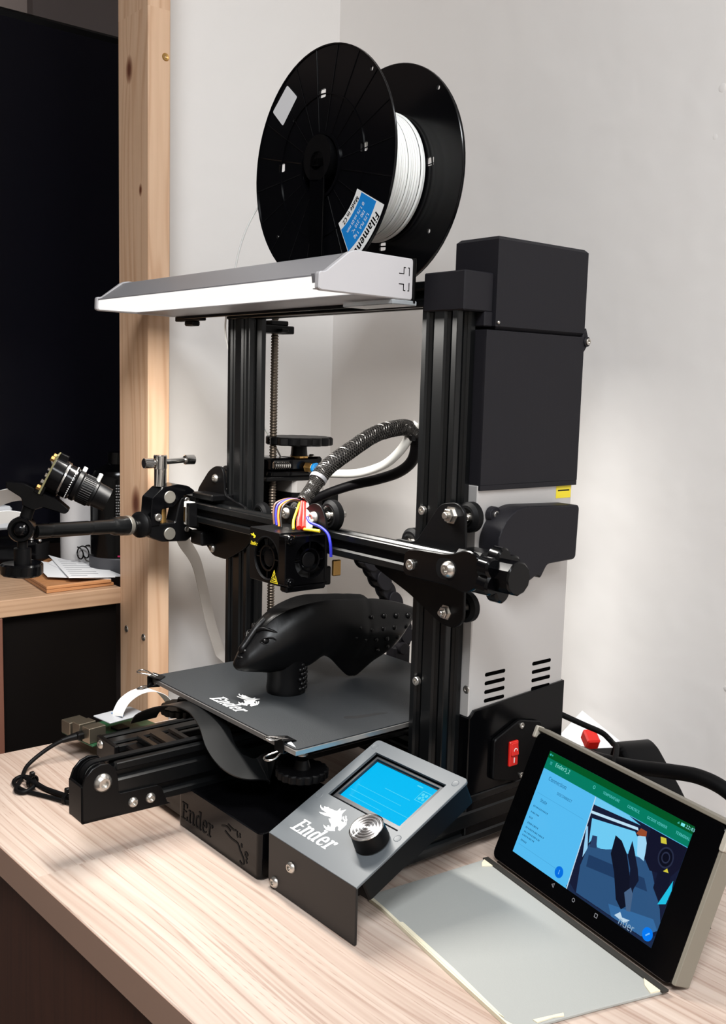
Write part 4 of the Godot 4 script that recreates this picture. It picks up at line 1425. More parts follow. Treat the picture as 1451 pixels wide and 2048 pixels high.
func print_head() -> void:
	var o := Vector3(0, 99.7, 40)
	var t := thing("sculpted_head", "black printed fantasy head with a long swept-back crest standing on the print bed", "figurine", o)
	var m := mat("black_print", Color8(5, 5, 6), 0.33, 0.0, 0.34)
	grainy(m, 60.0, 0.12, 0.05, Vector3(0.3, 10, 0.3))
	# z, half width, bottom, top, valley depth, keel, fin
	var st := [[86.5, 3.5, 130, 133.5, 0.3, 0.0, 0.0], [85, 6.5, 128.5, 137, 0.3, 0.0, 0.0], [82, 9, 127, 141.5, 0.3, 0.0, 0.0], [79, 11, 126, 146, 0.3, 0.05, 0.0], [74, 13.5, 125, 151.5, 0.3, 0.1, 0.0], [69, 16, 124, 157.5, 0.3, 0.1, 0.0], [63, 18.5, 123, 165, 0.3, 0.1, 0.0], [56, 20.5, 121.5, 171, 0.3, 0.1, 0.0], [48, 22, 121, 175.5, 0.8, 0.1, 0.12], [38, 23.5, 120.5, 179, 3, 0.1, 0.35], [26, 24.5, 120.3, 181.5, 7, 0.1, 0.6], [14, 25, 121.5, 183, 12, 0.1, 0.85], [2, 25, 126.5, 183.5, 17, 0.15, 1.0], [-8, 25, 127, 183, 21, 0.25, 1.0], [-18, 25, 122, 182, 25, 0.5, 1.0], [-28, 25, 112, 181, 28, 0.75, 1.0], [-38, 25, 103, 180, 30, 0.95, 1.0], [-45, 24.5, 101.2, 179, 31, 1.0, 1.0], [-50, 24.5, 101.0, 178.6, 31, 1.0, 1.0], [-58, 24, 105, 177.5, 31, 0.9, 1.0], [-70, 23.5, 112, 175, 29, 0.7, 1.0], [-82, 23, 117, 172, 26, 0.5, 1.0], [-92, 22.5, 124, 169, 20, 0.4, 1.0], [-102, 21.5, 142, 165.5, 10, 0.3, 1.0], [-108, 21, 155, 163.5, 3, 0.3, 1.0]]
	var rings := []
	for s in st:
		rings.append(ring_points(s[0], s[1], s[2], s[3], s[4], s[5], s[6]))
	var mb := MB.new()
	var n: int = rings[0].size()
	var fine := []
	for i in rings.size() - 1:
		for k in 3:
			var row := []
			for j in n:
				row.append(rings[i][j].cubic_interpolate(rings[i + 1][j], rings[maxi(i - 1, 0)][j], rings[mini(i + 2, rings.size() - 1)][j], k / 3.0))
			fine.append(row)
	fine.append(rings[-1])
	for i in fine.size() - 1:
		for j in n:
			var l := (j + 1) % n
			mb.quad(fine[i][l], fine[i][j], fine[i + 1][j], fine[i + 1][l])
	for e in [0, fine.size() - 1]:
		var c := Vector3()
		for p in fine[e]:
			c += p / n
		for j in n:
			var l := (j + 1) % n
			if e == 0:
				mb.tri(c, fine[e][j], fine[e][l])
			else:
				mb.tri(c, fine[e][l], fine[e][j])
	for i in mb.v.size():
		mb.v[i] = mb.v[i] + Vector3(-6, 0, 0)
	part(t, "head", mb, m, 60)
	# face
	var cx := -6.0
	var fc := MB.new()
	fc.tube(curve([Vector3(cx, 143, 78), Vector3(cx, 145.5, 80.5), Vector3(cx, 150, 76.5), Vector3(cx, 156.5, 71), Vector3(cx, 163, 65), Vector3(cx, 169, 57)], 4), 2.9, 14, true, 3.6)
	for s in [-1.0, 1.0]:
		fc.sphere(Vector3(cx + s * 3.0, 144.6, 78.6), 2.3, Vector3(0.9, 0.8, 1.1), 12, 8)
		fc.tube(curve([Vector3(cx + s * 2.0, 161, 66.5), Vector3(cx + s * 7, 163.4, 64), Vector3(cx + s * 12, 163, 60), Vector3(cx + s * 16.5, 159, 52), Vector3(cx + s * 19, 154, 46)], 5), 1.9, 10, true, 0.9)
		fc.tube(curve([Vector3(cx + s * 4, 143, 77), Vector3(cx + s * 9, 144.5, 73), Vector3(cx + s * 13.6, 146.5, 65), Vector3(cx + s * 17.5, 149, 55)], 5), 1.9, 10, true, 1.2)
	part(t, "nose", fc, m, 60)
	for s in [-1.0, 1.0]:
		var e := MB.new()
		e.sphere(Vector3(cx + s * 13.2, 153.6, 63), 4.6, Vector3(0.6, 0.62, 1.15), 18, 12, Basis(Vector3(0, 1, 0), s * 0.35) * Basis(Vector3(1, 0, 0), -0.2))
		var eye := part(t, "eye", e, m, 60)
		var ld := MB.new()
		ld.tube(curve([Vector3(cx + s * 11.0, 153.4, 68.6), Vector3(cx + s * 14.4, 157.0, 65), Vector3(cx + s * 16.8, 156.8, 60), Vector3(cx + s * 17.8, 154.4, 56.5)], 5), 0.7, 8)
		ld.tube(curve([Vector3(cx + s * 11.0, 153.4, 68.6), Vector3(cx + s * 14.8, 151.0, 65.2), Vector3(cx + s * 17.0, 151.5, 60.4), Vector3(cx + s * 17.8, 154.4, 56.5)], 5), 0.6, 8)
		part(eye, "eyelid", ld, m, 60)
	var lips := MB.new()
	lips.tube(curve([Vector3(cx - 7, 137.6, 77), Vector3(cx - 3.6, 139.2, 82), Vector3(cx, 138.8, 83.6), Vector3(cx + 3.6, 139.2, 82), Vector3(cx + 7, 137.6, 77)], 5), 1.2, 10)
	lips.tube(curve([Vector3(cx - 6.6, 136.4, 77.4), Vector3(cx - 3.6, 135.2, 82.8), Vector3(cx, 134.6, 84.6), Vector3(cx + 3.6, 135.2, 82.8), Vector3(cx + 6.6, 136.4, 77.4)], 5), 1.3, 10)
	part(t, "lips", lips, m, 60)
	part(t, "chin", MB.new().sphere(Vector3(cx, 130.6, 82.5), 4.8, Vector3(1.1, 0.7, 0.85), 16, 10), m, 60)
	# neck with rows of knobs
	var nk := MB.new()
	nk.lathe([[0, 0], [17.6, 0], [18.0, 4], [17.2, 12], [17.6, 22], [19, 30], [20, 38]], Vector3(-6.6, 99.75, 32), Vector3.UP, 32)
	part(t, "neck", nk, m, 60)
	var kb := MB.new()
	for r in 7:
		for k in 9:
			var a := deg_to_rad(-10.0 - k * 17.0 - (r % 2) * 8.5)
			var d := Vector3(cos(a), 0, sin(a))
			kb.sphere(Vector3(-6.6, 105 + r * 4.4, 32) + d * 17.4, 2.3, Vector3.ONE, 8, 6)
	var kp := part(t, "neck_knobs", kb, m, 60)
	kp.set_meta("kind", "stuff")
	# knobs on the flanks of the crest
	for s in [-1.0, 1.0]:
		for q in [[-86, 161, 3.2], [-70, 163, 3.0], [-54, 165, 2.6], [-38, 166, 2.0], [-84, 151, 3.0], [-68, 152, 2.8], [-53, 153, 2.4], [-38, 154, 1.8], [-76, 141, 2.8], [-62, 141, 2.6], [-48, 142, 2.2], [-68, 131, 2.4], [-56, 129, 2.2], [-34, 144, 1.6], [-24, 158, 1.5], [-22, 148, 1.4]]:
			var zi := 0
			while zi < st.size() - 2 and st[zi + 1][0] > q[0] - 9.0:
				zi += 1
			var f: float = (st[zi][0] - q[0] + 9.0) / (st[zi][0] - st[zi + 1][0])
			var yb: float = lerpf(st[zi][2], st[zi + 1][2], f)
			var yt: float = lerpf(st[zi][3], st[zi + 1][3], f)
			var w: float = lerpf(st[zi][1], st[zi + 1][1], f)
			var kl: float = lerpf(st[zi][5], st[zi + 1][5], f)
			var hh: float = (q[1] - 3.0 - yb) / (yt - yb)
			var ww := w
			if hh < 0.62:
				ww = lerpf(w * lerpf(0.97, 0.72, kl), w, clampf((hh - 0.4) / 0.22, 0, 1))
			if hh < 0.4:
				ww = lerpf(w * lerpf(0.62, 0.2, kl), w * lerpf(0.97, 0.72, kl), clampf((hh - 0.1) / 0.3, 0, 1))
			part(t, "crest_knob", MB.new().sphere(Vector3(-6.0 + s * (ww - 0.2), q[1] - 3.0, q[0] - 9.0), q[2], Vector3(0.8, 1, 1), 10, 8), m, 60)

func bed_clips() -> void:
	for q in [[Vector3(-109, 99.6, 111), "steel wire clip gripping the far left front corner of the print bed", Vector3(-0.8, 0, 0.6)], [Vector3(98.5, 99.6, 108), "steel wire clip gripping the front edge of the bed beside the control panel", Vector3(0, 0, 1)]]:
		var p: Vector3 = q[0]
		var d: Vector3 = q[2]
		var s := Vector3(0, 1, 0).cross(d)
		var t := thing("binder_clip", q[1], "clip", p, "clips on the print bed")
		var b := MB.new()
		var xf := Transform3D(Basis(d, Vector3.UP, d.cross(Vector3.UP)), p)
		b.extr(vpoly([-9, 0.5, -8, 1.2, 3.6, 3.4, 4.2, 2.8, 4.2, -7.4, 3.6, -8.0, -8, -6.2, -9, -5.6, -3, -5.9, 3.0, -7.2, 3.0, 2.6, -3, 1.0]), xf, -6, 6)
		part(t, "spring_body", b, mats.black_metal)
		for sg in [1.0, -1.0]:
			var w := []
			for k in [[-3, -2.4, 1.6], [3, -2.0, 3.2], [10, -4.6, 4.6], [15, -3.8, 5.2], [16.5, 0, 5.4], [15, 3.8, 5.2], [10, 4.6, 4.6], [3, 2.0, 3.2], [-3, 2.4, 1.6]]:
				w.append(p + d * k[0] + s * k[1] + Vector3(0, k[2] if sg > 0 else -2.8 - k[2] * 1.6, 0))
			part(t, "wire_handle", MB.new().tube(curve(w, 4), 0.8, 8), mats.chrome, 60)
	solo("sheet_corner", MB.new().extr(vpoly([103, -104, 116, -108.5, 105, -108.8]), frame(Vector3(0, 99.75, 0), Vector3(1, 0, 0), Vector3(0, 0, -1)), 0, 0.5), mats.paper, "small white flake of tape at the right front corner of the print bed", "tape", Vector3(107, 99.75, 107))

func control_unit_details() -> void:
	pass

func poly_fill(im: Image, a: Array, col: Color) -> void:
	# fills a polygon given in thousandths of the picture
	var W := im.get_width()
	var H := im.get_height()
	var p := []
	for i in range(0, a.size(), 2):
		p.append(Vector2(a[i] * W / 1000.0, a[i + 1] * H / 1000.0))
	for y in H:
		var xs := []
		var yy := y + 0.5
		for i in p.size():
			var u: Vector2 = p[i]
			var v: Vector2 = p[(i + 1) % p.size()]
			if (u.y <= yy) != (v.y <= yy):
				xs.append(u.x + (yy - u.y) * (v.x - u.x) / (v.y - u.y))
		xs.sort()
		for k in range(0, xs.size() - 1, 2):
			var x0 := clampi(roundi(xs[k]), 0, W)
			var x1 := clampi(roundi(xs[k + 1]), 0, W)
			if x1 > x0:
				im.fill_rect(Rect2i(x0, y, x1 - x0, 1), col)

func disc(cx: float, cy: float, r: float, ry: float) -> Array:
	var a := []
	for k in 28:
		a.append(cx + r * cos(TAU * k / 28))
		a.append(cy + ry * sin(TAU * k / 28))
	return a

func tablet_picture() -> ImageTexture:
	var im := Image.create(1000, 553, false, Image.FORMAT_RGB8)
	im.fill(Color8(84, 184, 236))
	poly_fill(im, [0, 0, 1000, 0, 1000, 64, 0, 64], Color8(0, 84, 36))
	poly_fill(im, [0, 64, 1000, 64, 1000, 170, 0, 170], Color8(2, 122, 96))
	poly_fill(im, [0, 170, 402, 170, 430, 1000, 0, 1000], Color8(84, 186, 240))
	# live picture
	poly_fill(im, [404, 176, 1000, 176, 1000, 1000, 432, 1000], Color8(20, 26, 52))
	poly_fill(im, [404, 176, 640, 176, 720, 200, 410, 240], Color8(110, 200, 240))
	poly_fill(im, [430, 352, 703, 267, 720, 291, 776, 314, 799, 440, 728, 499, 615, 500, 525, 557, 488, 470, 465, 558], Color8(110, 202, 242))
	poly_fill(im, [415, 318, 409, 296, 710, 226, 719, 247], Color8(190, 226, 246))
	poly_fill(im, [415, 440, 424, 432, 470, 600, 458, 690], Color8(150, 205, 240))
	poly_fill(im, [469, 560, 558, 540, 613, 494, 834, 413, 974, 705, 1014, 837, 931, 969, 497, 979, 463, 761], Color8(44, 82, 124))
	poly_fill(im, [490, 640, 840, 560, 880, 640, 500, 740], Color8(30, 58, 96))
	poly_fill(im, [700, 900, 960, 800, 1000, 860, 931, 969, 740, 975], Color8(52, 104, 156))
	poly_fill(im, [470, 480, 500, 466, 520, 560, 478, 580], Color8(40, 62, 100))
	poly_fill(im, [603, 377, 648, 391, 701, 462, 751, 584, 786, 671, 813, 807, 778, 881, 732, 834, 669, 652, 613, 532], Color8(12, 16, 34))
	poly_fill(im, [706, 346, 735, 405, 789, 523, 816, 601, 805, 683, 815, 776, 780, 690, 749, 555, 709, 470], Color8(16, 22, 44))
	poly_fill(im, [763, 748, 789, 683, 811, 721, 831, 854, 809, 866], Color8(70, 96, 130))
	poly_fill(im, [725, 288, 766, 255, 792, 315, 805, 443, 758, 430], Color8(160, 214, 244))
	poly_fill(im, [728, 218, 766, 218, 772, 258, 734, 280, 711, 276], Color8(150, 74, 44))
	poly_fill(im, [782, 177, 998, 180, 1006, 328, 967, 445, 853, 483, 805, 421, 785, 291], Color8(16, 18, 40))
	poly_fill(im, disc(911, 328, 44, 84), Color8(36, 42, 66))
	poly_fill(im, disc(911, 328, 36, 70), Color8(8, 10, 26))
	poly_fill(im, disc(911, 328, 24, 46), Color8(40, 46, 70))
	poly_fill(im, disc(911, 328, 18, 34), Color8(8, 10, 26))
	poly_fill(im, [846, 200, 878, 190, 892, 230, 860, 244], Color8(206, 196, 60))
	poly_fill(im, [918, 440, 938, 396, 960, 436], Color8(206, 196, 60))
	poly_fill(im, [898, 440, 966, 420, 980, 532, 951, 656, 902, 586], Color8(14, 18, 40))
	poly_fill(im, [989, 455, 999, 530, 994, 646, 953, 683], Color8(30, 190, 226))
	poly_fill(im, [754, 950, 780, 900, 800, 930, 844, 915, 820, 960, 790, 955], Color8(190, 214, 232))
	poly_fill(im, [424, 975, 440, 940, 500, 985, 930, 975, 1000, 900, 1000, 1000, 432, 1000], Color8(26, 40, 70))
	poly_fill(im, [402, 172, 408, 172, 436, 1000, 430, 1000], Color8(190, 216, 236))
	# round buttons
	poly_fill(im, disc(351, 916, 29, 50), Color8(0, 110, 224))
	poly_fill(im, disc(958, 926, 30, 52), Color8(0, 120, 240))
	poly_fill(im, [349, 895, 353, 895, 353, 935, 349, 935], Color8(120, 190, 250))
	poly_fill(im, [948, 938, 966, 906, 970, 914, 952, 946], Color8(120, 190, 250))
	# faint lists of small type, battery and menu marks
	var dark := Color8(40, 108, 150)
	var rows := [[26, 520, 142], [24, 580, 84], [26, 632, 47], [29, 684, 116], [28, 730, 180], [28, 772, 154], [24, 806, 123], [26, 856, 75]]
	for k in rows.size():
		var x: float = rows[k][0]
		while x < rows[k][2]:
			poly_fill(im, [x, rows[k][1], x + 5, rows[k][1], x + 5, rows[k][1] + 15, x, rows[k][1] + 15], dark)
			x += 8.0 + float((int(x) * 7) % 5)
	for q in [[20, 400, 380, 403], [20, 905, 330, 908]]:
		poly_fill(im, [q[0], q[1], q[2], q[1], q[2], q[3], q[0], q[3]], Color8(70, 164, 216))
	for y in [88, 98, 108]:
		poly_fill(im, [30, y, 46, y, 46, y + 4, 30, y + 4], Color8(90, 200, 210))
	poly_fill(im, [926, 18, 948, 18, 948, 44, 926, 44], Color8(120, 230, 235))
	poly_fill(im, [904, 40, 914, 18, 918, 40], Color8(60, 170, 160))
	poly_fill(im, disc(14, 30, 6, 11), Color8(60, 190, 190))
	poly_fill(im, [26, 20, 36, 30, 26, 40], Color8(60, 190, 190))
	poly_fill(im, disc(374, 105, 8, 16), Color8(90, 205, 200))
	poly_fill(im, disc(374, 105, 5, 11), Color8(2, 122, 96))
	return tex(im)

func tablet() -> void:
	var a := Vector3(197.910803, 5.2, -29.149902)
	var xf := Transform3D(Basis(Vector3(0.980197, 0, 0.198027), Vector3(0.07642, 0.922538, -0.378264), Vector3(-0.182687, 0.385906, 0.904269)), a)
	# folding case: worn grey cover lying flat, spine, and a back that holds the tablet
	var cm := mat("case_lining", Color8(156, 157, 153), 0.55)
	grainy(cm, 30.0, 0.12, 0.06)
	var edge := mat("case_edge", Color8(122, 116, 104), 0.5)
	var t := thing("tablet_case", "worn grey folding case with frayed cream edges propping up the tablet", "case", Vector3(280, 0, 20))
	var fl := MB.new()
	var outl := vpoly([195.5, 27.0, 190, -30, 184.0, -84, 186, -89.5, 204, -91.5, 288, -107, 347, -117.5, 357, -115.5, 361, -106, 372, -66, 387.5, -14, 383, -11.5, 290, 7.5])
	fl.extr(outl, frame(Vector3.ZERO, Vector3(1, 0, 0), Vector3(0, 0, -1)), 0.3, 2.6, 0.5)
	part(t, "cover", fl, cm)
	var fw := MB.new()
	fw.extr(vpoly([188, -91.4, 204, -92.8, 288, -108.6, 352, -119.6, 360, -114, 356, -116.2, 347, -117.6, 288, -106.4, 204, -90.6, 190, -88.6]), frame(Vector3.ZERO, Vector3(1, 0, 0), Vector3(0, 0, -1)), 0.2, 3.0)
	fw.extr(vpoly([228, -93.6, 290, -104.4, 345, -116.2, 340, -116.4, 288, -107.2, 226, -96.2]), frame(Vector3.ZERO, Vector3(1, 0, 0), Vector3(0, 0, -1)), 2.4, 3.3)
	fw.extr(vpoly([386.4, -17, 384, -13, 374, -10, 372, -14, 377, -20, 384, -24]), frame(Vector3.ZERO, Vector3(1, 0, 0), Vector3(0, 0, -1)), 2.4, 3.4)
	fw.extr(vpoly([360.4, -104, 363, -92, 366, -86, 363.8, -84, 360, -95, 357, -104]), frame(Vector3.ZERO, Vector3(1, 0, 0), Vector3(0, 0, -1)), 2.4, 3.3)
	fw.extr(vpoly([196, 22, 200, 26, 212, 24, 208, 20, 203, 12, 199, 16]), frame(Vector3.ZERO, Vector3(1, 0, 0), Vector3(0, 0, -1)), 2.4, 3.4)
	part(t, "frayed_edge", fw, mat("frayed_cream", Color8(214, 206, 182), 0.8))
	var sp := MB.new()
	sp.strap([xf * Vector3(-2, -4.0, 4.0), xf * Vector3(196, -4.0, 4.0)], [Vector3(-0.2, 0.0, 1)], 5, 1.4)
	part(t, "spine", sp, mat("case_dark", Color8(40, 38, 34), 0.6))
	var bk := MB.new()
	bk.extr(rrect(-3, 197.5, 0.9, 108.5, 7), xf, -13.5, -10.2, 0.6)
	part(t, "back", bk, mats.case_dark)
	var rim := MB.new()
	rim.extr(rounded(vpoly([-3.4, 100, -1.0, 100, -1.0, 106.6, 195.0, 106.6, 195.0, 1.2, 198.4, 1.2, 198.4, 109.4, -3.4, 109.4]), 1.0, 3), xf, -13, 0.8, 0.4)
	for c in [[-3.2, 104, 1.0], [192, 104, -1.0], [-3.2, -3.6, 1.0], [192, -3.6, -1.0]]:
		pass
	var rp := part(t, "rim", rim, edge)
	for c in [[194.9, 199.4, 90.0, 110.0], [-4.2, -0.8, 100, 110]]:
		part(rp, "corner_guard", MB.new().extr(rounded(vpoly([c[0], c[2], c[1], c[2], c[1], c[3], c[0], c[3]]), 2), xf, -6, 2.0, 0.6), mat("case_clear", Color8(170, 164, 152), 0.3))
	part(t, "prop_flap", MB.new().strap([xf * Vector3(97, 62, -15.2), (xf * Vector3(97, 62, -15.2)) * Vector3(1, 0, 1) + Vector3(9, 1.2, -42)], [xf.basis.x], 110, 1.6), mats.case_dark)
	# tablet
	var d := thing("tablet", "black tablet showing a green and blue printing app, leaning in the grey case", "tablet", Vector3(285, 5, 0))
	part(d, "body", MB.new().extr(rrect(-0.6, 194.6, -0.9, 106.0, 6), xf, -10, 0, 0.5), mats.gloss_black)
	var sm := mat("tablet_glow", Color8(4, 4, 5), 0.12, 0.0, 0.4)
	sm.emission_enabled = true
	sm.emission_texture = tablet_picture()
	sm.emission_operator = BaseMaterial3D.EMISSION_OP_MULTIPLY
	sm.emission = Color.WHITE
	sm.emission_energy_multiplier = 1.0
	var q := MB.new()
	q.quad_uv(xf * Vector3(20, 12.4, 0.06), xf * Vector3(171.5, 12.4, 0.06), xf * Vector3(171.5, 96.2, 0.06), xf * Vector3(20, 96.2, 0.06))
	var scr := part(d, "screen", q, sm)
	var put := func(s: String, x: float, y: float, h: float, m: Material, b: bool) -> void:
		var mb := MB.new()
		mb.text(s, xf * Transform3D(Basis(), Vector3(20 + x * 0.1515, 96.2 - y * 0.0838, 0.08)), h, 0.04, "Droid Sans", b, 1.0)
		part(scr, "screen_text", mb, m)
	var lt := glow("text_light", Color8(90, 205, 205), 1.0)
	var db := glow("text_blue", Color8(22, 92, 140), 1.0)
	put.call("Ender3_2", 75, 118, 4.2, glow("text_pale", Color8(130, 225, 215), 1.0), false)
	put.call("Connection", 62, 252, 4.2, db, false)
	put.call("DISCONNECT", 155, 330, 2.9, db, false)
	put.call("State", 60, 465, 3.6, db, false)
	put.call("TEMPERATURE", 439, 120, 2.7, lt, false)
	put.call("CONTROL", 610, 121, 2.8, lt, false)
	put.call("GCODE VIEWER", 740, 124, 2.7, lt, false)
	put.call("TERMINAL", 915, 120, 2.7, lt, false)
	put.call("22:43", 955, 44, 3.2, glow("text_white", Color8(140, 225, 230), 1.0), false)
	put.call("nder", 790, 990, 7.0, glow("text_grey", Color8(150, 180, 205), 0.9), false)
	var nv := MB.new()
	nv.extr(vpoly([70.4, 8.9, 73.2, 7.0, 73.2, 10.8]), xf, 0.02, 0.1, 0.0, [vpoly([71.2, 8.9, 72.8, 7.8, 72.8, 10.0])])
	nv.ring(xf * Vector3(95.5, 8.5, 0.02), xf * Vector3(95.5, 8.5, 0.1), 1.1, 1.6, 6)
	nv.extr(rrect(118.1, 121.1, 7.2, 10.2, 0.4), xf, 0.02, 0.1, 0.0, [rrect(118.6, 120.6, 7.7, 9.7, 0.2)])
	part(scr, "button_mark", nv, glow("nav_grey", Color8(150, 150, 155), 0.8))

func camera_arm() -> void:
	var up := Vector3.UP
	var bk: StandardMaterial3D = mats.gloss_black
	var t := thing("clamp_arm", "black jointed camera arm ending in a steel-handled clamp on the beam motor", "arm", Vector3(-215, 205, 45))
	# clamp: front face looks towards +x
	var xf := frame(Vector3(-228, 0, 0), Vector3(0, 0, -1), up)
	var uj := rounded(vpoly([-63, 257, -51, 267.5, -33, 270.5, -21, 268, -14, 263, -13, 260, -25, 258.5, -31, 254.5, -38, 247, -52, 245, -54, 228, -65, 228, -64, 244]), 2.0, 3)
	var lj := rounded(vpoly([-65, 229.5, -55, 229.8, -36, 230.5, -32, 247, -29, 256, -24, 257.5, -20, 252, -20, 224, -13, 220, -13, 216, -22, 209.5, -51, 210.8, -65, 217]), 2.0, 3)
	part(t, "upper_jaw", MB.new().extr(uj, xf, 0, 23, 1.2), bk)
	part(t, "lower_jaw", MB.new().extr(lj, xf, 1, 22, 1.2), mats.black_metal)
	for q in [[43, 257.3], [43, 219]]:
		part(t, "pivot_pin", MB.new().cyl(Vector3(-206, q[0] * 0 + q[1], q[0]), Vector3(-204.0, q[1], q[0]), 6.6, -1, 26, 0.5), mat("satin_steel", Color8(150, 146, 138), 0.4, 0.8))
	bolt(t, Vector3(-205, 237, 56.5), Vector3(1, 0, 0), 4.0, 2.0, "bolt", "cap")
	bolt(t, Vector3(-205, 253.5, 23), Vector3(1, 0, 0), 2.8, 1.2, "bolt", "cap")
	bolt(t, Vector3(-205, 222.5, 23), Vector3(1, 0, 0), 2.8, 1.2, "bolt", "cap")
	part(t, "clamp_spindle", MB.new().cyl(Vector3(-216, 229, 46), Vector3(-216, 248, 46), 4.4, -1, 16), mats.brass)
	var hd := MB.new()
	hd.lathe([[0, 266], [6.4, 268], [6.4, 286], [7.0, 286.4], [7.0, 299.5], [6.2, 300.5], [0, 300.5]], Vector3(-216, 0, 48), up, 24)
	part(t, "handle_post", hd, mats.chrome)
	var a := Vector3(-216, 292.0, 64)
	var b := Vector3(-216, 294.6, 15)
	var hb := MB.new()
	hb.cyl(a, b, 2.9, -1, 16)
	hb.cyl(a + Vector3(0, 0, 3), a + Vector3(0, 0.2, -7), 5.4, -1, 22, 0.6)
	hb.cyl(b + Vector3(0, 0, 5), b + Vector3(0, 0, -7), 5.2, -1, 22, 1.0)
	part(t, "handle_bar", hb, mats.chrome)
	# arm tube with its joints
	var e0 := Vector3(-216, 229, 66)
	var dir := (Vector3(-166, 238, 213) - e0).normalized()
	part(t, "socket", MB.new().lathe([[0, -1], [10, 0], [13.5, 4], [13.5, 8], [10, 11], [5, 12], [0, 12]], e0, dir, 26), mats.black_plastic)
	part(t, "joint_ball", MB.new().sphere(e0 + dir * 15, 5.4), mats.chrome, 60)
	var l := (Vector3(-166, 238, 213) - e0).length()
	var tb := MB.new()
	tb.lathe([[0, 17], [5, 17], [9.2, 20], [9.8, 22], [9.8, 34], [9.2, 35], [9.2, 42], [8.4, 45], [7.2, 48], [7.0, 72], [6.6, 73], [6.6, 76], [7.0, 77], [7.0, 122], [6.6, 123], [6.6, 126], [7.0, 127], [7.0, l - 14], [0, l - 14]], e0, dir, 28)
	part(t, "arm_tube", tb, mats.anodised)
	part(t, "joint_collar", MB.new().lathe([[9.8, 22.5], [10.1, 23], [10.1, 27], [9.8, 27.5]], e0, dir, 28), mats.satin_steel)
	var j := Vector3(-165, 241, 213)
	var side := Vector3(0.85, 0.05, 0.5).normalized()
	var jb := MB.new()
	jb.lathe([[0, -11], [9, -11], [11.6, -9], [11.6, 7], [10.4, 9], [8.0, 9], [8.0, 5], [0, 5]], j, side, 28)
	var jp := part(t, "centre_joint", jb, bk)
	part(jp, "joint_ball", MB.new().sphere(j + side * 5.5, 7.4), mats.gloss_black, 60)
	var st := MB.new()
	st.lathe([[0, 231], [4.6, 231], [4.6, 224], [7.6, 223.5], [7.6, 209], [0, 209]].map(func(q): return [q[0], -q[1]]), Vector3(j.x, 0, j.z), Vector3(0, -1, 0), 22)
	part(t, "joint_stem", st, mats.black_plastic)
	var kn := MB.new()
	kn.extr(lobed(3, 17.0, 19.5, 14), frame(Vector3(j.x, 0, j.z), Vector3(1, 0, 0), Vector3(0, 0, -1)), 199, 210, 1.6)
	part(t, "locking_knob", kn, bk, 30)
	# wedge plate that carries the camera
	var d := Vector3(0.40, -0.44, -0.80).normalized()
	var e1 := Vector3(0.25, 0.82, -0.5)
	e1 = (e1 - d * e1.dot(d)).normalized()
	var e2 := e1.cross(d).normalized()
	var bo := Vector3(-154, 292, 191)
	var wp := MB.new()
	var wf := Transform3D(Basis(d, e1, d.cross(e1)), bo)
	wp.extr(rounded(vpoly([-30, -23, -16, -17.5, 14, -17.5, 30, -22, 28, -27, 8, -30, 2, -36, -8, -36, -12, -30, -27, -28]), 2), wf, -9, 9, 0.8)
	wp.extr(vpoly([-5, -20.5, 3.5, -20.5, 3.5, -4, -1, -4, -5, -12]), wf, -12, 12, 0.6)
	part(t, "camera_plate", wp, bk)
	part(t, "plate_neck", MB.new().tube([bo - e1 * 34 - d * 3, (bo - e1 * 34 - d * 3).lerp(j, 0.5), j], 5.5, 14), mats.black_plastic)
	# camera module
	var c := thing("camera_module", "bare circuit-board camera with a silver-black barrel lens on the arm", "camera", bo)
	var bx := Basis(e2, e1, d)
	var pcb := mat("circuit_board", Color8(92, 88, 62), 0.4)
	part(c, "circuit_board", MB.new().box(bo, Vector3(38, 38, 1.6), 0.2, bx), pcb)
	var sol := MB.new()
	for q in [[-14, 12, 3], [-14, 4, 2.4], [-13, -8, 3.4], [-15, -14, 2.6], [-4, 10, 2.2], [2, -3, 3], [-6, -12, 2], [8, 8, 2.4], [10, -10, 2.8], [-10, 15, 2], [-15, -2, 2.2], [0, 14, 2], [6, -15, 2.4]]:
		sol.box(bo + bx * Vector3(q[0], q[1], -0.8 - q[2] * 0.35), Vector3(2.6, q[2], q[2] * 0.9), 0.3, bx)
	part(c, "chips", sol, mats.chrome)
	for q in [[-15, -14], [-15, 14], [15, 14], [15, -14]]:
		part(c, "standoff", MB.new().cyl(bo + bx * Vector3(q[0], q[1], -0.8), bo + bx * Vector3(q[0], q[1], -4.5), 2.6, -1, 6, 0.3), mats.brass)
	var ls := MB.new()
	ls.lathe([[0, 0.8], [17.0, 0.8], [17.0, 11], [16.2, 12], [16.2, 14], [15.4, 14.6], [15.4, 22], [13.8, 24]], bo, d, 40)
	part(c, "lens_mount", ls, bk, 30)
	var ln := MB.new()
	ln.lathe([[14.6, 24], [14.6, 27.5], [13.2, 29], [13.2, 40.5], [12.6, 41], [12.6, 43], [11.6, 44], [10.8, 56], [10.0, 56], [9.0, 53], [0, 52]], bo, d, 40)
	var lp := part(c, "lens_barrel", ln, mats.black_metal, 30)
	var rd := MB.new()
	for k in 40:
		var an := TAU * k / 40
		var q := e2 * cos(an) + e1 * sin(an)
		rd.box(bo + d * 35 + q * 13.3, Vector3(0.9, 0.9, 10.5), 0.2, Basis(q, d.cross(q), d))
	part(lp, "focus_ridges", rd, mats.black_plastic)
	part(lp, "scale_marks", dots(bo, d, e1, e2, 15.5, 20.5, 44), mats.white_print)
	part(lp, "silver_ring", MB.new().lathe([[16.3, 12], [16.6, 12.3], [16.6, 13.8], [16.3, 14]], bo, d, 40), mats.chrome)
	var gl := MB.new()
	gl.lathe([[9.0, 53.2], [5, 54.4], [0, 54.8]], bo, d, 28)
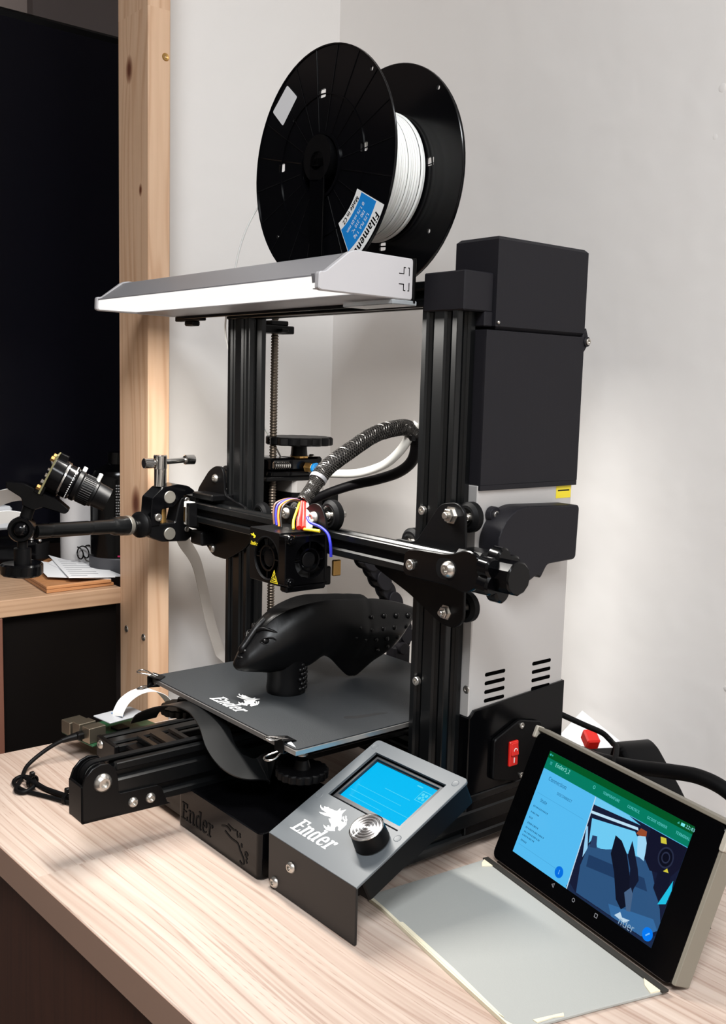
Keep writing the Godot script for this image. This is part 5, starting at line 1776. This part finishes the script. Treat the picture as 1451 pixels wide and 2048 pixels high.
	part(lp, "front_glass", gl, mat("lens_glass", Color8(12, 14, 22), 0.05, 0.0, 0.8), 60)
	for q in [[26.0, 0.2, 13.6, 5.0], [40.5, -0.25, 11.6, 8.5]]:
		var w: Vector3 = e1 * cos(q[1]) + e2 * sin(q[1])
		var p: Vector3 = bo + d * q[0] + w * q[2]
		part(lp, "lock_screw", MB.new().cyl(p, p + w * q[3], 1.9, -1, 12, 0.4), mats.nylon_white)
	part(c, "lens_label", MB.new().box(bo + d * 8 + (bx * Vector3(12, -12.6, 0)), Vector3(0.6, 3, 9), 0.0, Basis(Vector3(0.7, -0.7, 0), Vector3(0.7, 0.7, 0), Vector3(0, 0, 1))), mats.white_print)
	part(c, "lens_holder", MB.new().box(bo + d * 5 + e1 * 18, Vector3(10, 6, 8), 0.8, bx), bk)

func dots(o: Vector3, d: Vector3, e1: Vector3, e2: Vector3, r: float, h: float, n: int) -> MB:
	var m := MB.new()
	for k in n:
		var a := TAU * k / n
		var q := e2 * cos(a) + e1 * sin(a)
		m.box(o + d * h + q * r, Vector3(0.5, 0.9, 0.9), 0.0, Basis(q, d.cross(q), d))
	return m

func small_board() -> void:
	var turn := Basis(Vector3(0, 1, 0), 0.14)
	var c := Vector3(-212, 18, 104)
	var t := thing("small_computer", "small circuit-board computer with metal sockets behind the printer's front left corner", "computer", Vector3(-203, 0, 104))
	var at := func(x: float, y: float, z: float) -> Vector3:
		return c + turn * Vector3(x, y, z)
	part(t, "circuit_board", MB.new().box(at.call(0, 0, 0), Vector3(56, 1.6, 84), 0.3, turn), mat("green_board", Color8(30, 70, 44), 0.4))
	for q in [[-18.5, 7.6, 33, 16, 13.5, 21, "network_socket"], [-1.0, 8.8, 33, 13, 15.6, 19, "usb_socket"], [17.0, 8.8, 33, 13, 15.6, 19, "usb_socket"]]:
		var s := part(t, q[6], MB.new().box(at.call(q[0], q[1], q[2]), Vector3(q[3], q[4], q[5]), 0.5, turn), mat("socket_metal", Color8(150, 140, 124), 0.3, 0.9))
		part(s, "opening", MB.new().box(at.call(q[0], q[1] + 3.4, q[2] + q[5] / 2), Vector3(q[3] - 2.6, 4.2, 0.5), 0.0, turn).box(at.call(q[0], q[1] - 3.4, q[2] + q[5] / 2), Vector3(q[3] - 2.6, 4.2, 0.5), 0.0, turn), mats.void)
	part(t, "chip", MB.new().box(at.call(4, 1.8, -6), Vector3(14, 2, 14), 0.3, turn), mats.black_plastic)
	part(t, "foot", MB.new().bx(-226, -218, 0.2, 17, 70, 78, 0.5).bx(-199, -191, 0.2, 17, 62, 70, 0.5), mats.black_plastic)
	part(t, "case_lid", MB.new().box(at.call(10, 17.6, -2), Vector3(30, 1.6, 44), 0.5, turn), mat("pale_grey", Color8(168, 170, 174), 0.4))
	part(t, "blue_stiffener", MB.new().box(at.call(10, 18.9, 1), Vector3(16, 0.5, 4.5), 0.1, turn), mats.label_blue)

func cables() -> void:
	# flat white ribbon cable: loop at the small computer
	var rb := mat("ribbon_white", Color8(222, 222, 220), 0.5)
	var r1 := curve([Vector3(-197, 37, 106), Vector3(-198, 42, 104), Vector3(-199, 51, 97), Vector3(-200, 57, 84), Vector3(-200, 57.5, 70), Vector3(-199, 52, 57), Vector3(-198, 42, 48), Vector3(-197, 34, 44)], 6)
	solo("ribbon_cable", MB.new().strap(r1, [Vector3(1, 0, -0.15)], 17, 0.5), rb, "flat white ribbon cable looping up from the small computer", "cable", Vector3(-192, 37.5, 108), 50, "flat white ribbon cables")
	var r2 := curve([Vector3(-262, 218, -2), Vector3(-284, 196, -18), Vector3(-292, 170, -38), Vector3(-292, 140, -47), Vector3(-290, 100, -56), Vector3(-288, 66, -66), Vector3(-286, 52, -72), Vector3(-270, 40, -84)], 6)
	solo("ribbon_cable", MB.new().strap(r2, [Vector3(0.35, 0, 0.9)], 17, 0.5), mat("ribbon_grey", Color8(205, 198, 190), 0.5), "long thin white ribbon cable hanging down the wall beside the pine post", "cable", Vector3(-262, 218, -2), 50, "flat white ribbon cables")
	# ribbon behind the camera
	var r3 := curve([Vector3(-174, 269, 196), Vector3(-191, 269, 200), Vector3(-209, 267, 207), Vector3(-227, 261, 214), Vector3(-246, 251, 223), Vector3(-265, 240, 217), Vector3(-266, 238, 202), Vector3(-262, 239, 189), Vector3(-260, 235, 172)], 6)
	solo("ribbon_cable", MB.new().strap(r3, [Vector3(0.35, 0.75, 0.55)], 16, 0.5), rb, "white ribbon cable curling out behind the camera board", "cable", Vector3(-170, 272, 195), 50, "flat white ribbon cables")
	# black flat band across the front of the printer
	var b := curve([Vector3(-111, 60, 121), Vector3(-97, 72, 122), Vector3(-68, 86, 119), Vector3(-43, 93, 114), Vector3(-20, 93, 111), Vector3(7, 88, 116), Vector3(28, 78, 122), Vector3(46, 70, 122), Vector3(56, 65, 113), Vector3(61, 63, 99), Vector3(60, 62, 82)], 7)
	solo("flat_cable", MB.new().strap(b, [Vector3(0, 0, 1)], 26, 1.1), mat("band_black", Color8(11, 12, 13), 0.34, 0.0, 0.44), "broad flat black cable arching over the bed rail in front of the print bed", "cable", Vector3(-103, 58, 108), 50)
	# usb cable with ties
	var t := thing("usb_cable", "thin black USB cable coiled and tied on the desk at the left", "cable", Vector3(-170, 0, 190))
	var u := curve([Vector3(-196, 25, 140), Vector3(-197, 24, 152), Vector3(-199, 22, 166), Vector3(-202, 14, 182), Vector3(-196, 6, 200), Vector3(-178, 2.6, 212), Vector3(-163, 2.4, 222), Vector3(-152, 2.4, 227), Vector3(-144, 3, 222), Vector3(-150, 4.5, 211), Vector3(-166, 5, 207), Vector3(-178, 4, 214), Vector3(-172, 2.2, 222), Vector3(-150, 2.2, 221), Vector3(-122, 2.2, 208), Vector3(-92, 2.2, 196), Vector3(-60, 2.2, 186)], 8)
	part(t, "cord", MB.new().tube(u, 2.0, 10), mats.rubber, 60)
	var u2 := curve([Vector3(-168, 5.8, 212), Vector3(-142, 6.0, 209), Vector3(-116, 6.0, 201), Vector3(-90, 5.6, 190), Vector3(-66, 5.2, 180)], 6)
	part(t, "cord", MB.new().tube(u2, 2.0, 10), mats.rubber, 60)
	var u3 := curve([Vector3(-166, 2.2, 206), Vector3(-140, 2.2, 203), Vector3(-112, 2.2, 195), Vector3(-84, 2.2, 184), Vector3(-62, 2.2, 178)], 6)
	part(t, "cord", MB.new().tube(u3, 2.0, 10), mats.rubber, 60)
	part(t, "plug", MB.new().tube([Vector3(-199, 22.5, 164), Vector3(-198, 24, 156), Vector3(-197, 25, 150)], 2.6, 12, true, 4.0).box(Vector3(-196, 25.3, 145), Vector3(9, 7, 12), 1.5, Basis(Vector3(0, 1, 0), 0.14)), mats.black_plastic)
	for q in [Vector3(-160, 4.2, 209), Vector3(-106, 4.2, 198)]:
		part(t, "cable_tie", MB.new().ring(q + Vector3(-1.6, 0, 0.8), q + Vector3(1.6, 0, -0.8), 5.2, 6.4, 14).box(q + Vector3(0, 7.4, 0), Vector3(4.5, 4.5, 4.5), 0.8), mats.black_plastic)
	# braided loom from the print head round to the extruder
	var loom := thing("cable_loom", "thick black braided cable loom looping from the print head to the extruder", "cable", Vector3(8, 254, 50))
	var lp := curve([Vector3(8, 275, 28), Vector3(5, 286, 15), Vector3(2, 302, -1), Vector3(3, 319, -29), Vector3(4, 333, -57), Vector3(7, 339, -85), Vector3(10, 336, -96), Vector3(9, 325, -104), Vector3(0, 307, -108), Vector3(-19, 294, -108), Vector3(-48, 284, -104), Vector3(-72, 277, -94), Vector3(-92, 268, -80), Vector3(-110, 258, -70)], 8)
	var bm := mat("braid_core", Color8(7, 6, 8), 0.5, 0.0, 0.25)
	part(loom, "braided_sleeve", braid_core(lp), bm, 60)
	part(loom, "braid_strands", braid(lp), mat("braid_strand", Color8(70, 68, 66), 0.22, 0.6), 60).set_meta("kind", "stuff")
	for q in [[12, 8.2], [50, 7.2]]:
		var p: Vector3 = lp[q[0]]
		var dd: Vector3 = (lp[q[0] + 1] - lp[q[0] - 1]).normalized()
		part(loom, "cable_tie", MB.new().ring(p - dd * 1.8, p + dd * 1.8, q[1] - 1.2, q[1], 18).box(p + dd.cross(Vector3(0.7, 0, -0.7)).normalized() * (q[1] + 1.5), Vector3(5, 5, 5), 0.8), mats.black_plastic if q[0] > 20 else mat("tie_grey", Color8(120, 120, 124), 0.35))
	var wires := [["brown_wire", Color8(90, 60, 40)], ["blue_wire", Color8(40, 44, 170)], ["orange_wire", Color8(236, 120, 40)], ["black_wire", Color8(20, 20, 20)]]
	for k in 4:
		var o := Vector3(0.9, -0.4, -0.7) * (k - 1.5) * 1.9
		part(loom, wires[k][0], MB.new().tube(curve([Vector3(8, 275, 28), Vector3(7, 277, 40) + o * 0.5, Vector3(6, 273, 51) + o, Vector3(8, 265, 55) + o, Vector3(11, 255.4, 56) + o], 6), 1.0, 8), mat(wires[k][0], wires[k][1], 0.4), 60)
	part(loom, "red_wire", MB.new().tube(curve([Vector3(9, 274, 29), Vector3(18, 266, 37), Vector3(24, 260, 43), Vector3(31, 255.6, 48)], 5), 2.3, 10).tube(curve([Vector3(10, 274, 28), Vector3(20, 265, 35), Vector3(27, 259, 40), Vector3(34, 255.5, 45)], 5), 2.2, 10), mat("red_wire", Color8(216, 36, 30), 0.45), 60)
	part(loom, "yellow_wire", MB.new().tube(curve([Vector3(8, 274, 31), Vector3(15, 266, 40), Vector3(20, 260, 46), Vector3(27, 254.4, 51)], 5), 1.1, 8).tube(curve([Vector3(36, 254.8, 46), Vector3(42, 255.0, 44), Vector3(50, 254.6, 40)], 5), 1.4, 8), mat("yellow_wire", Color8(228, 196, 40), 0.45), 60)
	part(loom, "white_wire", MB.new().tube(curve([Vector3(11, 273, 26), Vector3(22, 264, 33), Vector3(30, 258, 38), Vector3(37, 255, 43)], 5), 1.7, 8).tube(curve([Vector3(12, 273, 26), Vector3(23, 264, 32), Vector3(32, 258, 36), Vector3(39, 255, 42)], 5), 1.5, 8), mats.nylon_white, 60)
	part(loom, "blue_wire", MB.new().tube(curve([Vector3(34, 265, 42), Vector3(40, 261, 43), Vector3(49, 258, 39), Vector3(57, 253, 37), Vector3(61, 245, 37), Vector3(61, 234, 36)], 6), 1.3, 8), mats.blue_wire, 60)
	# white feed tube
	var pt := curve([Vector3(-139, 288, -88), Vector3(-116, 286, -88), Vector3(-90, 287, -85), Vector3(-53, 291, -86), Vector3(-23, 301, -91), Vector3(-4, 315, -94), Vector3(8, 330, -96), Vector3(15, 344, -100)], 8)
	solo("feed_tube", MB.new().tube(pt, 4.4, 12), mats.nylon_white, "white plastic feed tube running out of the extruder's brass fitting", "tube", Vector3(-139, 288, -88), 60)
	solo("filament_strand", MB.new().tube(curve([Vector3(-55, 593, -24), Vector3(-80, 575, -16), Vector3(-100, 556, -4), Vector3(-114, 533, 6), Vector3(-129, 507, 9), Vector3(-143, 475, 8), Vector3(-156, 437, 8), Vector3(-170, 412, -4), Vector3(-180, 384, -22), Vector3(-178, 345, -44), Vector3(-166, 315, -58), Vector3(-161, 298, -66)], 8), 0.9, 8), mats.white_filament, "thin white filament strand running down from the spool to the extruder", "filament", Vector3(-70, 556, -14), 60)
	# behind the tablet
	var ad := thing("power_adapter", "black rounded power adapter lying on the desk behind the tablet", "adapter", Vector3(245, 0, -190))
	var axf := frame(Vector3(190, 2, -216), Vector3(1, 0, 0.42), Vector3.UP)
	part(ad, "case", MB.new().extr(rounded(vpoly([0, 0, 82, 0, 84, 20, 64, 36, 22, 62, 8, 62, 2, 50]), 7, 5), axf, -16, 22, 3.5), mats.black_plastic, 50)
	part(ad, "plug", MB.new().tube([Vector3(262, 38, -164), Vector3(282, 36, -152), Vector3(304, 30, -140)], 8.5, 14, true, 6.0), mats.rubber, 60)
	var cd := curve([Vector3(160, 45, -186), Vector3(196, 54, -166), Vector3(232, 61, -160), Vector3(271, 69, -160), Vector3(298, 73, -160), Vector3(324, 70, -158), Vector3(356, 56, -154), Vector3(392, 28, -150), Vector3(420, 6, -150)], 8)
	solo("mains_cable", MB.new().tube(cd, 6.2, 14), mats.rubber, "thick black mains cable arching behind the tablet to the right", "cable", Vector3(420, 0, -150), 60)
	var th := curve([Vector3(170, 94, -139.5), Vector3(182, 83, -160), Vector3(187, 74, -178), Vector3(191, 68, -184), Vector3(197, 66, -182), Vector3(207, 66, -174), Vector3(224, 56, -148), Vector3(236, 30, -138), Vector3(242, 6, -130)], 8)
	solo("power_lead", MB.new().tube(th, 2.6, 10), mats.rubber, "thin black lead hanging from the back of the power supply over the adapter", "cable", Vector3(236, 0, -150), 60)
	var st := thing("socket_strip", "dark socket strip with a red switch behind the tablet's top edge", "socket strip", Vector3(168, 0, -196))
	part(st, "housing", MB.new().box(Vector3(174, 30, -204), Vector3(44, 20, 40), 4, Basis(Vector3(0, 1, 0), -0.5) * Basis(Vector3(0, 0, 1), -0.25)), mats.black_plastic)
	part(st, "red_switch", MB.new().box(Vector3(156, 53, -204), Vector3(16, 12, 13), 1.5, Basis(Vector3(0, 1, 0), -0.5) * Basis(Vector3(0, 0, 1), -0.5)), mats.red_plastic)
	part(st, "support", MB.new().bx(158, 190, 0.3, 24, -218, -190, 2), mats.black_plastic)
	solo("paper_sheet", MB.new().box(Vector3(140, 24, -224), Vector3(90, 0.6, 66), 0.0, Basis(Vector3(1, 0, 0), 0.85) * Basis(Vector3(0, 1, 0), -0.3)), mats.paper, "white sheet of paper leaning on the wall behind the power supply", "paper", Vector3(140, 0, -224))

func braid_core(p: Array) -> MB:
	var a := p.slice(0, 13)
	var m := MB.new()
	m.tube(a, 4.6, 14, true, 6.2)
	m.tube(p.slice(12, 52), 7.0, 16)
	m.tube(p.slice(51), 6.0, 14, true, 4.6)
	return m

func braid(p: Array) -> MB:
	# crossed helical strands round the loom
	var m := MB.new()
	var dense := []
	for i in 52:
		for k in 4:
			dense.append(p[i].lerp(p[i + 1], k / 4.0))
	var n := dense.size()
	for sg in [-1.0, 1.0]:
		for k in 8:
			var line := []
			var u := Vector3(0, 0, 1)
			for i in range(0, n - 1):
				var t: Vector3 = (dense[mini(i + 2, n - 1)] - dense[maxi(i - 2, 0)]).normalized()
				u = (u - t * u.dot(t)).normalized()
				var w := t.cross(u)
				var rr := lerpf(5.0, 6.4, clampf(i / 48.0, 0, 1)) if i < 48 else 7.3
				var ang: float = TAU * k / 8 + sg * i * 0.30
				var bump := 0.35 * sin(i * 1.2 + k * PI * sg)
				line.append(dense[i] + (u * cos(ang) + w * sin(ang)) * (rr + bump))
			m.tube(line, 0.55, 4)
	return m

func shelf_things() -> void:
	var y := 138.0
	# wooden tray board and papers
	var bm := mat("board_brown", Color(1, 1, 1), 0.45)
	bm.albedo_texture = pine(61, [], Color8(176, 124, 82), Color8(150, 100, 62), Color8(90, 60, 34))
	var rt := Basis(Vector3(0, 1, 0), 0.0)
	var xf := frame(Vector3.ZERO, Vector3(1, 0, 0), Vector3(0, 0, -1))
	var t := thing("wooden_board", "brown wooden board with a raised rim under the papers on the oak shelf", "board", Vector3(-430, y, 75))
	part(t, "panel", MB.new().extr(vpoly([-348, -118, -352, -36, -540, -38, -470, -106]), xf, y + 0.2, y + 4, 0.5), bm, 30, "", "shelf", 1.0 / 760.0)
	part(t, "rim", MB.new().extr(vpoly([-348, -118, -350, -40, -356, -40, -355, -110]), xf, y + 4, y + 8, 0.8).extr(vpoly([-348, -118, -355, -111, -470, -99, -470, -106]), xf, y + 4, y + 8, 0.8), bm, 30, "", "shelf", 1.0 / 760.0)
	t = thing("printed_paper", "white printed sheet lying on top of the papers on the wooden board", "paper", Vector3(-420, y + 10, 60), "papers on the wooden board")
	part(t, "sheet", MB.new().extr(vpoly([-372, -82, -348, -36, -440, -34, -526, -44]), xf, y + 10.2, y + 10.8), mats.paper)
	var pr := MB.new()
	for k in 9:
		var f := k / 9.0
		var p0 := Vector3(lerpf(-384, -500, f), y + 10.85, lerpf(74, 44, f))
		var e := Vector3(22, 0, -30) * (0.9 if k % 3 else 0.5)
		pr.quad(p0, p0 + Vector3(2.6, 0, 1), p0 + e + Vector3(2.6, 0, 1), p0 + e)
	part(t, "print_lines", pr, mat("print_grey", Color8(130, 130, 136), 0.8))
	solo("white_paper", MB.new().extr(vpoly([-368, -86, -348, -38, -430, -40, -500, -66, -470, -88]), frame(Vector3(-6, 0, 4), Vector3(1, 0, 0.06), Vector3(0.06, 0, -1)), y + 8.6, y + 9.2), mats.paper, "blank white sheet under the printed page on the wooden board", "paper", Vector3(-420, y + 8, 66), 35, "papers on the wooden board")
	solo("white_paper", MB.new().extr(vpoly([-400, -96, -350, -40, -430, -40, -520, -70]), xf, y + 8.05, y + 8.5), mats.paper, "lowest white sheet, sticking out towards the shelf's front left on the wooden board", "paper", Vector3(-420, y + 8, 70), 35, "papers on the wooden board")
	# black bottle with small white print
	t = thing("black_bottle", "tall black bottle covered in small white print beside the pine post", "bottle", Vector3(-424, y + 0.3, -4))
	var bo := MB.new()
	bo.lathe([[0, 0.3], [34, 0.3], [36, 3], [36, 20], [35, 22], [35, 118], [30, 128], [14, 136], [14, 150], [0, 150]], Vector3(-424, y, -6), Vector3.UP, 40)
	part(t, "bottle", bo, mats.gloss_black)
	part(t, "base_band", MB.new().lathe([[36.1, 2], [36.6, 3], [36.6, 21], [35.4, 23]], Vector3(-424, y, -6), Vector3.UP, 40), mat("dark_grey", Color8(62, 62, 66), 0.5))
	var lb := MB.new()
	var rs := RandomNumberGenerator.new()
	rs.seed = 5
	for k in 24:
		var a := 4.15
		while a < 5.5:
			var w := rs.randf_range(0.02, 0.06)
			var h := 33.0 + k * 3.4
			if k > 5 or a > 4.8:
				lb.lathe([[35.15, h], [35.15, h + 1.6]], Vector3(-424, y, -6), Vector3.UP, 2, a, w)
			a += w + 0.025
	part(t, "label_print", lb, mat("print_white", Color8(150, 150, 150), 0.6)).set_meta("kind", "stuff")
	part(t, "label_patch", MB.new().lathe([[35.1, 29], [35.1, 48]], Vector3(-424, y, -6), Vector3.UP, 4, 4.6, 0.3), mats.white_print)
	part(t, "pink_line", MB.new().lathe([[35.2, 25], [35.2, 27]], Vector3(-424, y, -6), Vector3.UP, 8, 4.2, 1.4), mat("pink", Color8(190, 30, 90), 0.5))
	# white paper roll
	t = thing("paper_roll", "white paper roll standing behind the black bottle", "roll", Vector3(-524, y, -6))
	part(t, "roll", MB.new().lathe([[8, 0.3], [38, 0.3], [38, 104], [36, 106], [8, 106], [8, 0.3]], Vector3(-528, y, -14), Vector3.UP, 40), mat("roll_white", Color8(196, 194, 194), 0.7))
	# black gadget behind the arm, white box
	t = thing("black_gadget", "low black plastic gadget with small bright studs behind the camera arm", "gadget", Vector3(-540, y, 90))
	part(t, "body", MB.new().extr(rounded(vpoly([-500, -160, -500, -120, -520, -60, -545, -32, -568, -40, -568, -170]), 8), xf, y + 0.3, y + 30, 3), mats.gloss_black)
	for q in [Vector3(-512, y + 31, 82), Vector3(-524, y + 31, 56), Vector3(-536, y + 31, 62)]:
		part(t, "stud", MB.new().sphere(q, 2.6), mats.chrome, 60)
	solo("wire_coil", spring(Vector3(-486, y + 9.2, 22), Vector3(-498, y + 9.2, -14)), mats.black_metal, "short black wire coil on the papers in front of the paper roll", "coil", Vector3(-490, y, 4), 60)
	solo("white_box", MB.new().box(Vector3(-560, y + 60, 160), Vector3(50, 30, 150), 3, Basis(Vector3(0, 1, 0), 0.1)), mat("box_white", Color8(186, 188, 192), 0.6), "pale box standing behind the camera at the picture's left edge", "box", Vector3(-560, y, 150))
	solo("box_base", MB.new().bx(-596, -524, y + 0.3, y + 46, 180, 260, 2), mats.black_plastic, "black block under the pale box at the back of the oak shelf", "block", Vector3(-560, y, 220))

func spring(a: Vector3, b: Vector3) -> MB:
	var m := MB.new()
	var p := []
	var d := (b - a).normalized()
	var u := Vector3.UP
	var w := d.cross(u)
	for k in 73:
		var t := TAU * k / 18.0
		p.append(a.lerp(b, k / 72.0) + u * (8 + 8 * cos(t)) + w * 8 * sin(t))
	m.tube(p, 0.9, 6)
	return m
